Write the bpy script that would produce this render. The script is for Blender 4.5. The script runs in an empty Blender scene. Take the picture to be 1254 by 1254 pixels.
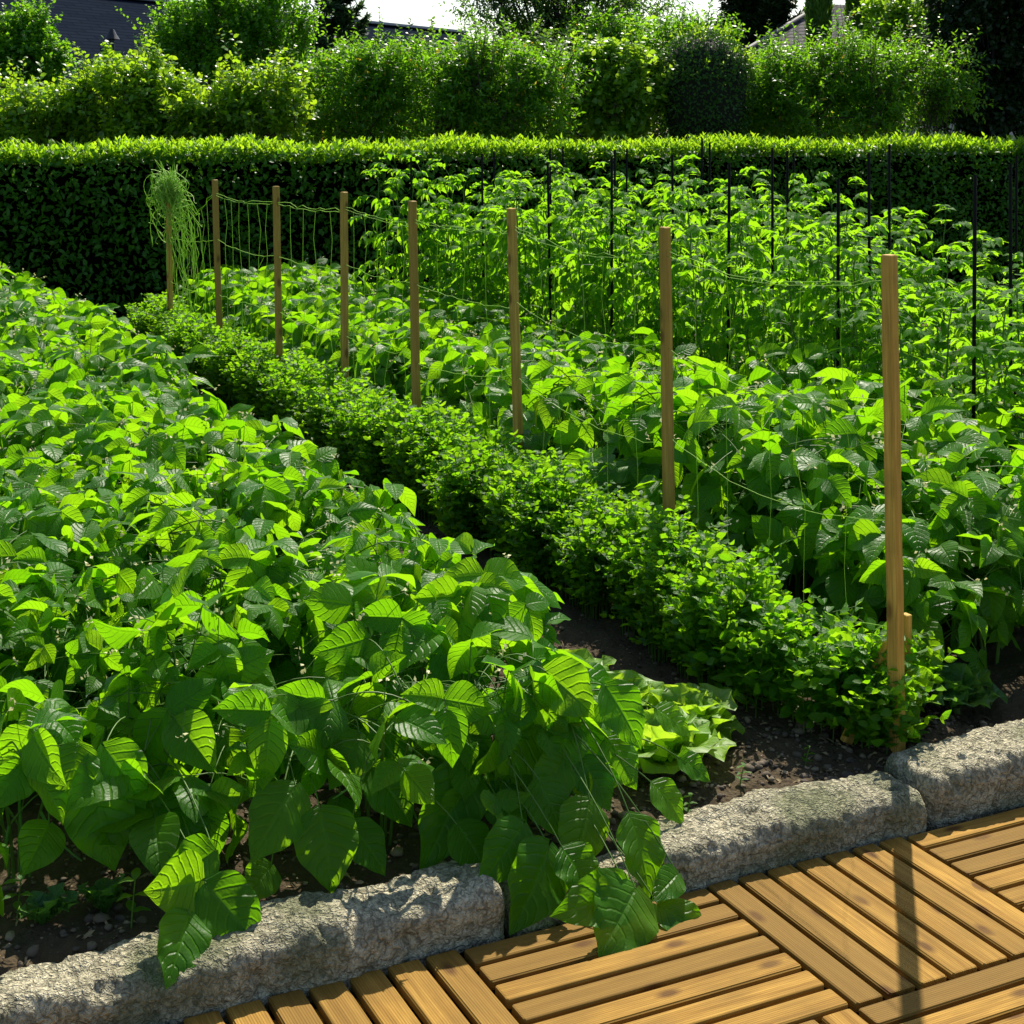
import bpy, math, random
import numpy as np
from mathutils import Vector, noise as mnoise

random.seed(7)
RNG = np.random.default_rng(11)
C = bpy.context.scene.collection
R = math.radians

# ------------------------------------------------------------------ frame of the garden
CAMZ, FPX, HY = 1.7, 1900.0, 155.0
TH = R(26.0)
O = np.array([1.065, 4.307, 0.0])
U = np.array([math.cos(TH), math.sin(TH), 0.0])     # along the kerb, to the right and away
V = np.array([-math.sin(TH), math.cos(TH), 0.0])    # along the planted rows, away
Z = np.array([0.0, 0.0, 1.0])
CAM = np.array([0.0, 0.0, CAMZ])


def G(u, v, z=0.0):
    return O + U * u + V * v + Z * z


def pix(p):
    return np.array([627 + FPX * p[0] / p[1], HY + FPX * (CAMZ - p[2]) / p[1]])


def at_v(px, py, v):
    """point seen at (px, py) standing on the vertical plane v"""
    d = np.array([(px - 627) / FPX, 1.0, -(py - HY) / FPX])
    n = V
    k = (np.dot(O + V * v - CAM, n)) / np.dot(d, n)
    return CAM + d * k


def at_d(px, py, d):
    return CAM + np.array([(px - 627) / FPX, 1.0, -(py - HY) / FPX]) * d


def unit(a):
    a = np.asarray(a, float)
    return a / np.maximum(np.linalg.norm(a, axis=-1, keepdims=True), 1e-9)


# ------------------------------------------------------------------ object helpers
def link(o, parent=None):
    C.objects.link(o)
    if parent is not None:
        o.parent = parent
    return o


def tag(o, label=None, cat=None, group=None, kind=None):
    if label: o['label'] = label
    if cat: o['category'] = cat
    if group: o['group'] = group
    if kind: o['kind'] = kind
    return o


def thing(name, label, cat, loc=(0, 0, 0), rz=0.0, group=None):
    o = bpy.data.objects.new(name, None)
    o.empty_display_size = 0.1
    C.objects.link(o)
    o.location = loc
    o.rotation_euler = (0, 0, rz)
    return tag(o, label, cat, group)


def copy_tree(root, loc, rz, scale=1.0, label=None, group=None):
    r = root.copy(); C.objects.link(r)
    r.location = loc; r.rotation_euler = (0, 0, rz); r.scale = (scale,) * 3 if not hasattr(scale, '__len__') else scale
    if label: r['label'] = label
    if group: r['group'] = group
    for ch in list(root.children):
        c = ch.copy(); C.objects.link(c); c.parent = r
        for g in list(ch.children):
            d = g.copy(); C.objects.link(d); d.parent = c
    return r


class MB:
    """collects quads and triangles of one mesh, with a uv per corner"""
    def __init__(self):
        self.v, self.f, self.uv, self.n = [], [], [], 0

    def add(self, verts, faces, uvs):
        self.v.append(np.asarray(verts, float).reshape(-1, 3))
        f = np.asarray(faces, int).reshape(-1, 4)
        self.f.append(f + self.n)
        self.uv.append(np.asarray(uvs, float).reshape(-1, 2))
        self.n += len(self.v[-1])

    def build(self, name, mat, parent=None, smooth=True, origin=None, more=()):
        own = sum(len(x) for x in self.f); marks = [(0, own)]
        for mb2, _ in more:
            a_ = sum(len(x) for x in self.f)
            for x, y, z_ in zip(mb2.v, mb2.f, mb2.uv):
                self.v.append(x); self.uv.append(z_)
            for y in mb2.f: self.f.append(y + self.n)
            self.n += mb2.n; marks.append((a_, sum(len(x) for x in self.f)))
        v = np.concatenate(self.v)
        if origin is not None:
            v = v - np.asarray(origin)
        f = np.concatenate(self.f)
        uv = np.concatenate(self.uv)
        me = bpy.data.meshes.new(name)
        me.vertices.add(len(v))
        me.vertices.foreach_set('co', v.astype(np.float32).ravel())
        me.loops.add(f.size)
        me.loops.foreach_set('vertex_index', f.astype(np.int32).ravel())
        me.polygons.add(len(f))
        me.polygons.foreach_set('loop_start', np.arange(0, f.size, 4, dtype=np.int32))
        me.update(calc_edges=True)
        me.polygons.foreach_set('use_smooth', np.full(len(f), smooth))
        l = me.uv_layers.new(name='UVMap')
        l.data.foreach_set('uv', uv[f.ravel()].astype(np.float32).ravel())
        me.update()
        if mat: me.materials.append(mat)
        if more:
            mi = np.zeros(len(f), np.int32)
            for k_, (_, m2) in enumerate(more):
                me.materials.append(m2); mi[marks[k_ + 1][0]:marks[k_ + 1][1]] = k_ + 1
            me.polygons.foreach_set('material_index', mi)
        o = bpy.data.objects.new(name, me)
        if origin is not None and parent is None:
            o.location = origin
        return link(o, parent)

    # -- shapes
    def tube(self, pts, r0, r1=None, sides=5, cap=True):
        pts = np.asarray(pts, float)
        n = len(pts)
        r1 = r0 if r1 is None else r1
        rad = np.linspace(r0, r1, n)
        tan = unit(np.gradient(pts, axis=0))
        ref = np.tile(np.array([0.31, 0.17, 0.93]), (n, 1))
        bad = np.abs((tan * ref).sum(1)) > .95
        ref[bad] = [1, 0, 0]
        a = unit(np.cross(tan, ref)); b = np.cross(tan, a)
        ang = np.linspace(0, 2 * math.pi, sides, endpoint=False)
        ring = pts[:, None] + rad[:, None, None] * (a[:, None] * np.cos(ang)[None, :, None] + b[:, None] * np.sin(ang)[None, :, None])
        verts = ring.reshape(-1, 3)
        i = np.arange(n - 1)[:, None] * sides; j = np.arange(sides)[None]; k = (j + 1) % sides
        faces = np.stack([i + j, i + k, i + sides + k, i + sides + j], -1).reshape(-1, 4)
        uvs = np.stack(np.broadcast_arrays(ang[None] / 6.283, np.linspace(0, 1, n)[:, None]), -1).reshape(-1, 2)
        self.add(verts, faces, uvs)

    def leaves(self, base, fwd, nrm, L, W, droop=.4, fold=.25, ruf=.03, prof=None, ns=5, nt=7, heart=0.0, skew=0.0, rf=1.6):
        base = np.asarray(base, float).reshape(-1, 3); N = len(base)
        if N == 0: return
        def A(x): return np.broadcast_to(np.asarray(x, float), (N,)).astype(float)
        L, W, droop, fold, ruf, skew = map(A, (L, W, droop, fold, ruf, skew))
        f = unit(fwd); s_ = unit(np.cross(f, nrm)); n_ = np.cross(s_, f)
        t = np.linspace(0, 1, nt); s = np.linspace(-1, 1, ns)
        w = np.interp(t, prof[0], prof[1])
        a = np.where(np.abs(droop) < .02, .02, droop)[:, None]
        X = L[:, None] * np.sin(a * t) / a
        Zc = -L[:, None] * (1 - np.cos(a * t)) / a
        hw = (W[:, None] * .5) * w[None]
        ph = RNG.uniform(0, 6.28, N)[:, None, None]
        S = s[None, None]; T = t[None, :, None]
        Y = hw[:, :, None] * S * np.cos(fold)[:, None, None] + (L * skew)[:, None, None] * T * T
        Zz = Zc[:, :, None] + hw[:, :, None] * np.abs(S) * np.sin(fold)[:, None, None] \
            + (ruf * L)[:, None, None] * np.sin(6.283 * rf * T + ph + S * 1.4) * S * S * np.minimum(1, w * 1.3)[None, :, None]
        Xx = X[:, :, None] - heart * L[:, None, None] * np.abs(S) ** 1.5 * (1 - T) ** 4
        Pn = base[:, None, None] + f[:, None, None] * Xx[..., None] + s_[:, None, None] * Y[..., None] + n_[:, None, None] * Zz[..., None]
        i = np.arange(nt - 1)[:, None] * ns; j = np.arange(ns - 1)[None]
        q = np.stack([i + j, i + j + 1, i + ns + j + 1, i + ns + j], -1).reshape(-1, 4)
        faces = (np.arange(N)[:, None, None] * (ns * nt) + q[None]).reshape(-1, 4)
        uv = np.stack(np.broadcast_arrays(s[None] * .5 + .5, t[:, None]), -1).reshape(-1, 2)
        self.add(Pn.reshape(-1, 3), faces, np.tile(uv, (N, 1)))

    def prism(self, p0, p1, wid, hgt, up=Z, ch=.004, seg=1, wob=0.0, taper=1.0):
        """a chamfered bar from p0 to p1; uv = (across, metres along)"""
        p0 = np.asarray(p0, float); p1 = np.asarray(p1, float)
        d = unit(p1 - p0); s = unit(np.cross(d, up)); n = np.cross(s, d)
        w, h = wid / 2, hgt / 2
        sec = np.array([(-w + ch, -h), (w - ch, -h), (w, -h + ch), (w, h - ch), (w - ch, h), (-w + ch, h), (-w, h - ch), (-w, -h + ch)])
        ln = np.linalg.norm(p1 - p0)
        ts = [0.0] + list(np.linspace(ch / ln, 1 - ch / ln, seg + 1)) + [1.0]
        vs, uv = [], []
        off = random.uniform(0, 50)
        per = np.concatenate([[0], np.cumsum(np.linalg.norm(np.diff(np.vstack([sec, sec[:1]]), axis=0), axis=1))])
        for k, t in enumerate(ts):
            sc = 1 + (taper - 1) * t
            c = sec * sc
            if k in (0, len(ts) - 1):
                c = c * (1 - ch / max(w, h)) 
            q = p0 + d * (ln * t) + (s * random.uniform(-wob, wob) + n * random.uniform(-wob, wob))
            for i2 in range(8):
                vs.append(q + s * c[i2, 0] + n * c[i2, 1]); uv.append((per[i2] + off, ln * t + off))
        fs = []
        for k in range(len(ts) - 1):
            for i2 in range(8):
                j2 = (i2 + 1) % 8
                fs.append((k * 8 + i2, k * 8 + j2, k * 8 + 8 + j2, k * 8 + 8 + i2))
        e = (len(ts) - 1) * 8
        for o_ in (0, e):
            fs += [(o_, o_ + 1, o_ + 2, o_ + 3), (o_, o_ + 3, o_ + 4, o_ + 7), (o_ + 4, o_ + 5, o_ + 6, o_ + 7)]
        self.add(vs, fs, uv)

    def box(self, lo, hi):
        x0, y0, z0 = lo; x1, y1, z1 = hi
        v = [(x0, y0, z0), (x1, y0, z0), (x1, y1, z0), (x0, y1, z0), (x0, y0, z1), (x1, y0, z1), (x1, y1, z1), (x0, y1, z1)]
        self.add(v, [(3, 2, 1, 0), (4, 5, 6, 7), (0, 1, 5, 4), (1, 2, 6, 5), (2, 3, 7, 6), (3, 0, 4, 7)], [(p[0] + p[1], p[2] + p[1]) for p in v])


def bez(p0, p1, p2, n=8):
    t = np.linspace(0, 1, n)[:, None]
    return (1 - t) ** 2 * np.asarray(p0) + 2 * t * (1 - t) * np.asarray(p1) + t * t * np.asarray(p2)


BEAN = (np.array([0, .03, .08, .16, .26, .36, .48, .6, .72, .82, .9, .96, 1.0]),
        np.array([.05, .36, .62, .86, .98, 1.0, .93, .79, .59, .38, .20, .08, .0]))
OVAL = (np.array([0, .1, .3, .5, .7, .88, 1.0]), np.array([.05, .55, .92, 1.0, .85, .5, .05]))
LANCE = (np.array([0, .1, .3, .5, .7, .88, 1.0]), np.array([.1, .6, 1.0, .9, .62, .25, .0]))
FAN = (np.array([0, .2, .45, .7, .88, 1.0]), np.array([.22, .40, .8, 1.0, .80, .12]))

# ------------------------------------------------------------------ materials
def nmat(name):
    m = bpy.data.materials.new(name); m.use_nodes = True
    nt = m.node_tree; nt.nodes.clear()
    return m, nt


def N(nt, typ, **kw):
    n = nt.nodes.new(typ)
    for k, v in kw.items():
        if k.startswith('i_'):
            key = k[2:]
            key = int(key) if key.isdigit() else key.replace('_', ' ')
            n.inputs[key].default_value = v
        else:
            setattr(n, k, v)
    return n


def L_(nt, a, b): nt.links.new(a, b)


def math_(nt, op, a, b=None, c=None):
    n = nt.nodes.new('ShaderNodeMath'); n.operation = op
    for i, x in enumerate((a, b, c)):
        if x is None: continue
        if isinstance(x, (int, float)): n.inputs[i].default_value = x
        else: nt.links.new(x, n.inputs[i])
    return n.outputs[0]


def mixc(nt, fac, a, b, blend='MIX'):
    n = nt.nodes.new('ShaderNodeMix'); n.data_type = 'RGBA'; n.blend_type = blend
    for key, x in ((0, fac), (6, a), (7, b)):
        if isinstance(x, (int, float)): n.inputs[key].default_value = x
        elif isinstance(x, (tuple, list)): n.inputs[key].default_value = (*x, 1) if len(x) == 3 else x
        else: nt.links.new(x, n.inputs[key])
    return n.outputs[2]


def leaf_mat(name, base, base2, tr, tr2, rough=.4, tfac=.5, veins=True, spec=.5, sidev=7.0, bump=.5, yellow=None):
    m, nt = nmat(name)
    out = N(nt, 'ShaderNodeOutputMaterial')
    geo = N(nt, 'ShaderNodeNewGeometry')
    oi = N(nt, 'ShaderNodeObjectInfo')
    rnd = geo.outputs['Random Per Island']
    r2 = math_(nt, 'FRACT', math_(nt, 'MULTIPLY_ADD', rnd, 7.31, oi.outputs['Random']))
    col = mixc(nt, r2, base, base2)
    tcol = mixc(nt, r2, tr, tr2)
    if yellow:
        # a few old leaves turn yellow
        r3 = math_(nt, 'GREATER_THAN', math_(nt, 'FRACT', math_(nt, 'MULTIPLY', rnd, 37.7)), 1 - yellow[0])
        col = mixc(nt, r3, col, yellow[1]); tcol = mixc(nt, r3, tcol, yellow[2])
    bmp = None
    if veins:
        uv = N(nt, 'ShaderNodeUVMap', uv_map='UVMap')
        sep = N(nt, 'ShaderNodeSeparateXYZ'); L_(nt, uv.outputs[0], sep.inputs[0])
        s = math_(nt, 'ABSOLUTE', math_(nt, 'MULTIPLY_ADD', sep.outputs[0], 2.0, -1.0))
        wob = N(nt, 'ShaderNodeTexNoise', i_Scale=5.0, i_Detail=2.0)
        L_(nt, uv.outputs[0], wob.inputs['Vector'])
        t = math_(nt, 'MULTIPLY_ADD', wob.outputs[0], .07, sep.outputs[1])
        p = math_(nt, 'MULTIPLY', math_(nt, 'SUBTRACT', t, math_(nt, 'MULTIPLY', math_(nt, 'POWER', s, 1.25), .26)), sidev)
        tri = math_(nt, 'ABSOLUTE', math_(nt, 'SUBTRACT', math_(nt, 'FRACT', p), .5))     # .5 at a vein
        side = math_(nt, 'SMOOTH_MIN', math_(nt, 'MULTIPLY', math_(nt, 'SUBTRACT', .5, tri), 6.5), 1.0, .3)   # 0 at a vein
        mid = math_(nt, 'MINIMUM', math_(nt, 'MULTIPLY', s, 9.0), 1.0)
        hgt = math_(nt, 'MULTIPLY', mid, math_(nt, 'MULTIPLY_ADD', side, .75, .25))
        fine = N(nt, 'ShaderNodeTexVoronoi', i_Scale=22.0)
        L_(nt, uv.outputs[0], fine.inputs['Vector'])
        hgt2 = math_(nt, 'MULTIPLY_ADD', math_(nt, 'SUBTRACT', 1.0, fine.outputs[0]), .12, hgt)
        bmp = N(nt, 'ShaderNodeBump', i_Strength=bump, i_Distance=.006)
        L_(nt, hgt2, bmp.inputs['Height'])
        veinf = math_(nt, 'MULTIPLY', math_(nt, 'SUBTRACT', 1.0, hgt), .30)
        col = mixc(nt, veinf, col, tuple(min(1, c * 2.0 + .01) for c in base2))
        tcol = mixc(nt, math_(nt, 'MULTIPLY', veinf, .45), tcol, tuple(c * .45 for c in tr))
        mott = N(nt, 'ShaderNodeTexNoise', i_Scale=9.0, i_Detail=3.0); L_(nt, uv.outputs[0], mott.inputs['Vector'])
        col = mixc(nt, math_(nt, 'MULTIPLY', mott.outputs[0], .35), col, tuple(c * .55 for c in base))
    pr = N(nt, 'ShaderNodeBsdfPrincipled', i_Roughness=rough)
    pr.inputs['Specular IOR Level'].default_value = spec
    L_(nt, col, pr.inputs['Base Color'])
    tl = N(nt, 'ShaderNodeBsdfTranslucent'); L_(nt, tcol, tl.inputs[0])
    if bmp:
        L_(nt, bmp.outputs[0], pr.inputs['Normal']); L_(nt, bmp.outputs[0], tl.inputs['Normal'])
    mx = N(nt, 'ShaderNodeMixShader', i_0=tfac)
    L_(nt, pr.outputs[0], mx.inputs[1]); L_(nt, tl.outputs[0], mx.inputs[2])
    L_(nt, mx.outputs[0], out.inputs[0])
    return m


def plain(name, col, rough=.6, var=.0, spec=.4, scale=8.0, bump=0.0, metal=0.0, col2=None, trans=0.0):
    m, nt = nmat(name)
    out = N(nt, 'ShaderNodeOutputMaterial')
    pr = N(nt, 'ShaderNodeBsdfPrincipled', i_Roughness=rough, i_Metallic=metal)
    pr.inputs['Specular IOR Level'].default_value = spec
    tc = N(nt, 'ShaderNodeTexCoord')
    no = N(nt, 'ShaderNodeTexNoise', i_Scale=scale, i_Detail=5.0); L_(nt, tc.outputs['Object'], no.inputs['Vector'])
    col2 = col2 or tuple(c * (1 - var) for c in col)
    c = mixc(nt, no.outputs[0], col, col2)
    L_(nt, c, pr.inputs['Base Color'])
    if bump:
        b = N(nt, 'ShaderNodeBump', i_Strength=bump, i_Distance=.01); L_(nt, no.outputs[0], b.inputs['Height']); L_(nt, b.outputs[0], pr.inputs['Normal'])
    if trans:
        tl = N(nt, 'ShaderNodeBsdfTranslucent'); L_(nt, c, tl.inputs[0])
        mx = N(nt, 'ShaderNodeMixShader', i_0=trans); L_(nt, pr.outputs[0], mx.inputs[1]); L_(nt, tl.outputs[0], mx.inputs[2])
        L_(nt, mx.outputs[0], out.inputs[0])
    else:
        L_(nt, pr.outputs[0], out.inputs[0])
    return m


def wood_mat(name, light, dark, knot, groove=True, rough=.75):
    m, nt = nmat(name)
    out = N(nt, 'ShaderNodeOutputMaterial')
    geo = N(nt, 'ShaderNodeNewGeometry'); rnd = geo.outputs['Random Per Island']
    oi = N(nt, 'ShaderNodeObjectInfo')
    r = math_(nt, 'FRACT', math_(nt, 'MULTIPLY_ADD', rnd, 5.7, oi.outputs['Random']))
    uv = N(nt, 'ShaderNodeUVMap', uv_map='UVMap')
    mp = N(nt, 'ShaderNodeMapping'); mp.inputs['Scale'].default_value = (60, 2.2, 1)
    L_(nt, uv.outputs[0], mp.inputs['Vector'])
    g = N(nt, 'ShaderNodeTexNoise', i_Scale=1.0, i_Detail=6.0, i_Roughness=.6, i_Distortion=.6); L_(nt, mp.outputs[0], g.inputs['Vector'])
    mp2 = N(nt, 'ShaderNodeMapping'); mp2.inputs['Scale'].default_value = (220, 7, 1); L_(nt, uv.outputs[0], mp2.inputs['Vector'])
    g2 = N(nt, 'ShaderNodeTexNoise', i_Scale=1.0, i_Detail=4.0); L_(nt, mp2.outputs[0], g2.inputs['Vector'])
    mp3 = N(nt, 'ShaderNodeMapping'); mp3.inputs['Scale'].default_value = (15, 7.0, 1); L_(nt, uv.outputs[0], mp3.inputs['Vector'])
    kn = N(nt, 'ShaderNodeTexVoronoi', voronoi_dimensions='2D', i_Scale=1.0); L_(nt, mp3.outputs[0], kn.inputs['Vector'])
    kk = N(nt, 'ShaderNodeMapRange', i_1=.10, i_2=.26, i_3=1.0, i_4=0.0); L_(nt, kn.outputs[0], kk.inputs[0])
    ksel = math_(nt, 'GREATER_THAN', N(nt, 'ShaderNodeSeparateColor').outputs[0], .5)
    sc = nt.nodes['Separate Color'] if 'Separate Color' in nt.nodes else None
    if sc is not None: L_(nt, kn.outputs['Color'], sc.inputs[0])
    knf = math_(nt, 'MULTIPLY', kk.outputs[0], math_(nt, 'GREATER_THAN', sc.outputs[0], .80))
    def ctr(x, a_, b_):
        k_ = N(nt, 'ShaderNodeMapRange', i_1=a_, i_2=b_); L_(nt, x, k_.inputs[0]); return k_.outputs[0]
    gA, gB = ctr(g.outputs[0], .36, .66), ctr(g2.outputs[0], .42, .72)
    c = mixc(nt, gA, light, dark)
    c = mixc(nt, math_(nt, 'MULTIPLY', gB, .5), c, tuple(x * .5 for x in dark))
    c = mixc(nt, math_(nt, 'MULTIPLY', math_(nt, 'POWER', r, 1.3), .85), c, tuple(x * .32 for x in light))
    c = mixc(nt, math_(nt, 'MULTIPLY', knf, .85), c, knot)
    big = N(nt, 'ShaderNodeTexNoise', i_Scale=7.0, i_Detail=4.0); L_(nt, uv.outputs[0], big.inputs['Vector'])
    c = mixc(nt, math_(nt, 'MULTIPLY', ctr(big.outputs[0], .45, .72), .6), c, tuple(x * .42 for x in light))
    pr = N(nt, 'ShaderNodeBsdfPrincipled', i_Roughness=rough)
    pr.inputs['Specular IOR Level'].default_value = .12
    L_(nt, c, pr.inputs['Base Color'])
    sepu = N(nt, 'ShaderNodeSeparateXYZ'); L_(nt, uv.outputs[0], sepu.inputs[0])
    hgt = math_(nt, 'MULTIPLY', g2.outputs[0], .5)
    if groove:
        ri = math_(nt, 'SINE', math_(nt, 'MULTIPLY', sepu.outputs[0], 6.283 / .0058))
        hgt = math_(nt, 'MULTIPLY_ADD', ri, .35, hgt)
    b = N(nt, 'ShaderNodeBump', i_Strength=.5, i_Distance=.002); L_(nt, hgt, b.inputs['Height']); L_(nt, b.outputs[0], pr.inputs['Normal'])
    L_(nt, pr.outputs[0], out.inputs[0])
    return m


def stone_mat(name):
    m, nt = nmat(name)
    out = N(nt, 'ShaderNodeOutputMaterial')
    tc = N(nt, 'ShaderNodeTexCoord'); P = tc.outputs['Object']
    pr = N(nt, 'ShaderNodeBsdfPrincipled', i_Roughness=.95); pr.inputs['Specular IOR Level'].default_value = .12
    war = N(nt, 'ShaderNodeTexNoise', i_Scale=38.0, i_Detail=3.0); L_(nt, P, war.inputs['Vector'])
    wv = N(nt, 'ShaderNodeVectorMath', operation='MULTIPLY_ADD'); L_(nt, war.outputs['Color'], wv.inputs[0]); wv.inputs[1].default_value = (.06,) * 3; L_(nt, P, wv.inputs[2])
    v1 = N(nt, 'ShaderNodeTexVoronoi', i_Scale=70.0); L_(nt, wv.outputs[0], v1.inputs['Vector'])
    v2 = N(nt, 'ShaderNodeTexVoronoi', i_Scale=190.0); L_(nt, wv.outputs[0], v2.inputs['Vector'])
    n1_ = N(nt, 'ShaderNodeTexNoise', i_Scale=7.0, i_Detail=7.0, i_Roughness=.65); L_(nt, P, n1_.inputs['Vector'])
    n1 = N(nt, 'ShaderNodeMapRange', i_1=.36, i_2=.66); L_(nt, n1_.outputs[0], n1.inputs[0])
    n2 = N(nt, 'ShaderNodeTexNoise', i_Scale=140.0, i_Detail=5.0); L_(nt, P, n2.inputs['Vector'])
    c = mixc(nt, n1.outputs[0], (.70, .64, .45), (.40, .37, .25))
    c = mixc(nt, math_(nt, 'MULTIPLY', v1.outputs['Color'], .45), c, (.64, .57, .39))
    pit = N(nt, 'ShaderNodeMapRange', i_1=.35, i_2=.75); L_(nt, v1.outputs[0], pit.inputs[0])
    pitf = math_(nt, 'MULTIPLY', pit.outputs[0], .62)
    c = mixc(nt, pitf, c, (.045, .042, .026))
    c = mixc(nt, math_(nt, 'MULTIPLY', n2.outputs[0], .38), c, (.10, .092, .055))
    mo = N(nt, 'ShaderNodeTexNoise', i_Scale=4.5, i_Detail=5.0); L_(nt, P, mo.inputs['Vector'])
    mor = N(nt, 'ShaderNodeMapRange', i_1=.50, i_2=.66); L_(nt, mo.outputs[0], mor.inputs[0])
    c = mixc(nt, math_(nt, 'MULTIPLY', mor.outputs[0], .55), c, (.08, .11, .04))
    L_(nt, c, pr.inputs['Base Color'])
    h = math_(nt, 'MULTIPLY_ADD', v2.outputs[0], -.4, math_(nt, 'MULTIPLY', v1.outputs[0], -1.0))
    h = math_(nt, 'MULTIPLY_ADD', n2.outputs[0], .5, h)
    b = N(nt, 'ShaderNodeBump', i_Strength=1.0, i_Distance=.013); L_(nt, h, b.inputs['Height']); L_(nt, b.outputs[0], pr.inputs['Normal'])
    L_(nt, pr.outputs[0], out.inputs[0])
    return m


def soil_mat(name, c1, c2, grass=False):
    m, nt = nmat(name)
    out = N(nt, 'ShaderNodeOutputMaterial')
    tc = N(nt, 'ShaderNodeTexCoord'); P = tc.outputs['Object']
    pr = N(nt, 'ShaderNodeBsdfPrincipled', i_Roughness=.95); pr.inputs['Specular IOR Level'].default_value = .2
    n1 = N(nt, 'ShaderNodeTexNoise', i_Scale=6.0, i_Detail=8.0, i_Roughness=.65); L_(nt, P, n1.inputs['Vector'])
    n2 = N(nt, 'ShaderNodeTexNoise', i_Scale=70.0, i_Detail=5.0, i_Roughness=.7); L_(nt, P, n2.inputs['Vector'])
    v = N(nt, 'ShaderNodeTexVoronoi', i_Scale=60.0); L_(nt, P, v.inputs['Vector'])
    c = mixc(nt, n1.outputs[0], c1, c2)
    c = mixc(nt, math_(nt, 'MULTIPLY', n2.outputs[0], .6), c, tuple(x * .35 for x in c1))
    if not grass:
        sp = N(nt, 'ShaderNodeMapRange', i_1=.16, i_2=.10); L_(nt, v.outputs[0], sp.inputs[0])
        sc = N(nt, 'ShaderNodeSeparateColor'); L_(nt, v.outputs['Color'], sc.inputs[0])
        f = math_(nt, 'MULTIPLY', sp.outputs[0], math_(nt, 'GREATER_THAN', sc.outputs[0], .72))
        c = mixc(nt, f, c, (.22, .18, .12))
    L_(nt, c, pr.inputs['Base Color'])
    h = math_(nt, 'MULTIPLY_ADD', n2.outputs[0], .8, math_(nt, 'MULTIPLY', v.outputs[0], -.5))
    b = N(nt, 'ShaderNodeBump', i_Strength=.9, i_Distance=.02); L_(nt, h, b.inputs['Height']); L_(nt, b.outputs[0], pr.inputs['Normal'])
    L_(nt, pr.outputs[0], out.inputs[0])
    return m


def tile_roof_mat(name, c1, c2, sx, sy, bump=.6, spec=.3, mort=.3):
    m, nt = nmat(name)
    out = N(nt, 'ShaderNodeOutputMaterial')
    uv = N(nt, 'ShaderNodeUVMap', uv_map='UVMap')
    br = N(nt, 'ShaderNodeTexBrick', i_Scale=1.0)
    br.inputs['Color1'].default_value = (*c1, 1); br.inputs['Color2'].default_value = (*c2, 1)
    br.inputs['Mortar'].default_value = (*[x * mort for x in c1], 1)
    br.inputs['Brick Width'].default_value = sx; br.inputs['Row Height'].default_value = sy; br.inputs['Mortar Size'].default_value = .02 if mort > .5 else .05
    L_(nt, uv.outputs[0], br.inputs['Vector'])
    no = N(nt, 'ShaderNodeTexNoise', i_Scale=1.3, i_Detail=6.0); L_(nt, uv.outputs[0], no.inputs['Vector'])
    c = mixc(nt, math_(nt, 'MULTIPLY', no.outputs[0], .6), br.outputs[0], tuple(x * .5 for x in c2))
    pr = N(nt, 'ShaderNodeBsdfPrincipled', i_Roughness=.85); pr.inputs['Specular IOR Level'].default_value = spec; L_(nt, c, pr.inputs['Base Color'])
    b = N(nt, 'ShaderNodeBump', i_Strength=bump, i_Distance=.03); L_(nt, br.outputs['Fac'], b.inputs['Height']); b.invert = True
    L_(nt, b.outputs[0], pr.inputs['Normal'])
    L_(nt, pr.outputs[0], out.inputs[0])
    return m


M = {}
M['bean'] = leaf_mat('bean_leaf', (.036, .150, .003), (.068, .205, .006), (.205, .545, .004), (.35, .675, .008), rough=.42, tfac=.54, bump=.55, spec=.22)
M['stem'] = plain('green_stem', (.12, .26, .03), .5, .4, trans=.3)
M['flower'] = plain('cream_flower', (.75, .72, .35), .6, .2, trans=.3)
M['pod'] = plain('bean_pod', (.10, .28, .03), .4, .3, trans=.2)
M['pea'] = leaf_mat('pea_leaf', (.034, .145, .003), (.062, .20, .006), (.20, .52, .005), (.36, .66, .010), rough=.45, tfac=.58, sidev=5, bump=.35, spec=.35)
M['tomato'] = leaf_mat('tomato_leaf', (.032, .135, .005), (.062, .19, .010), (.24, .58, .006), (.38, .70, .014), rough=.55, tfac=.58, sidev=6, bump=.4, spec=.10)
M['lettuce'] = leaf_mat('lettuce_leaf', (.14, .30, .016), (.20, .36, .028), (.40, .68, .02), (.50, .74, .035), rough=.5, tfac=.5, sidev=5, bump=.6)
M['lettuce_dark'] = leaf_mat('dark_lettuce_leaf', (.04, .13, .02), (.06, .17, .03), (.2, .42, .04), (.26, .5, .05), rough=.4, tfac=.45, sidev=5, bump=.6)
M['hedge'] = leaf_mat('hedge_leaf', (.032, .13, .006), (.055, .17, .010), (.10, .28, .006), (.15, .34, .009), rough=.45, tfac=.35, veins=False, spec=.25)
M['shoot'] = leaf_mat('hedge_young_leaf', (.08, .22, .006), (.13, .28, .01), (.32, .60, .010), (.46, .70, .016), rough=.4, tfac=.55, veins=False, spec=.4)
M['bark'] = plain('bark', (.10, .075, .05), .9, .6, scale=14, bump=.6)
M['darkbark'] = plain('dark_bark', (.03, .025, .018), .9, .5, scale=14, bump=.6)
M['deck'] = wood_mat('deck_wood', (.44, .25, .046), (.24, .12, .016), (.075, .030, .007))
M['stake'] = wood_mat('stake_wood', (.74, .46, .09), (.46, .26, .045), (.12, .055, .014), groove=False, rough=.6)
M['stone'] = stone_mat('kerb_stone')
M['soil'] = soil_mat('dark_soil', (.070, .050, .027), (.115, .082, .043))
M['ground'] = soil_mat('ground_earth', (.05, .07, .02), (.06, .045, .025), grass=True)
M['pebble'] = plain('pebble', (.30, .26, .19), .8, .5, scale=4)
M['net'] = plain('green_net', (.42, .68, .09), .5, .1, trans=.5)
M['pole'] = plain('black_pole', (.004, .004, .004), .6, .2, spec=.15)

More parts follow.
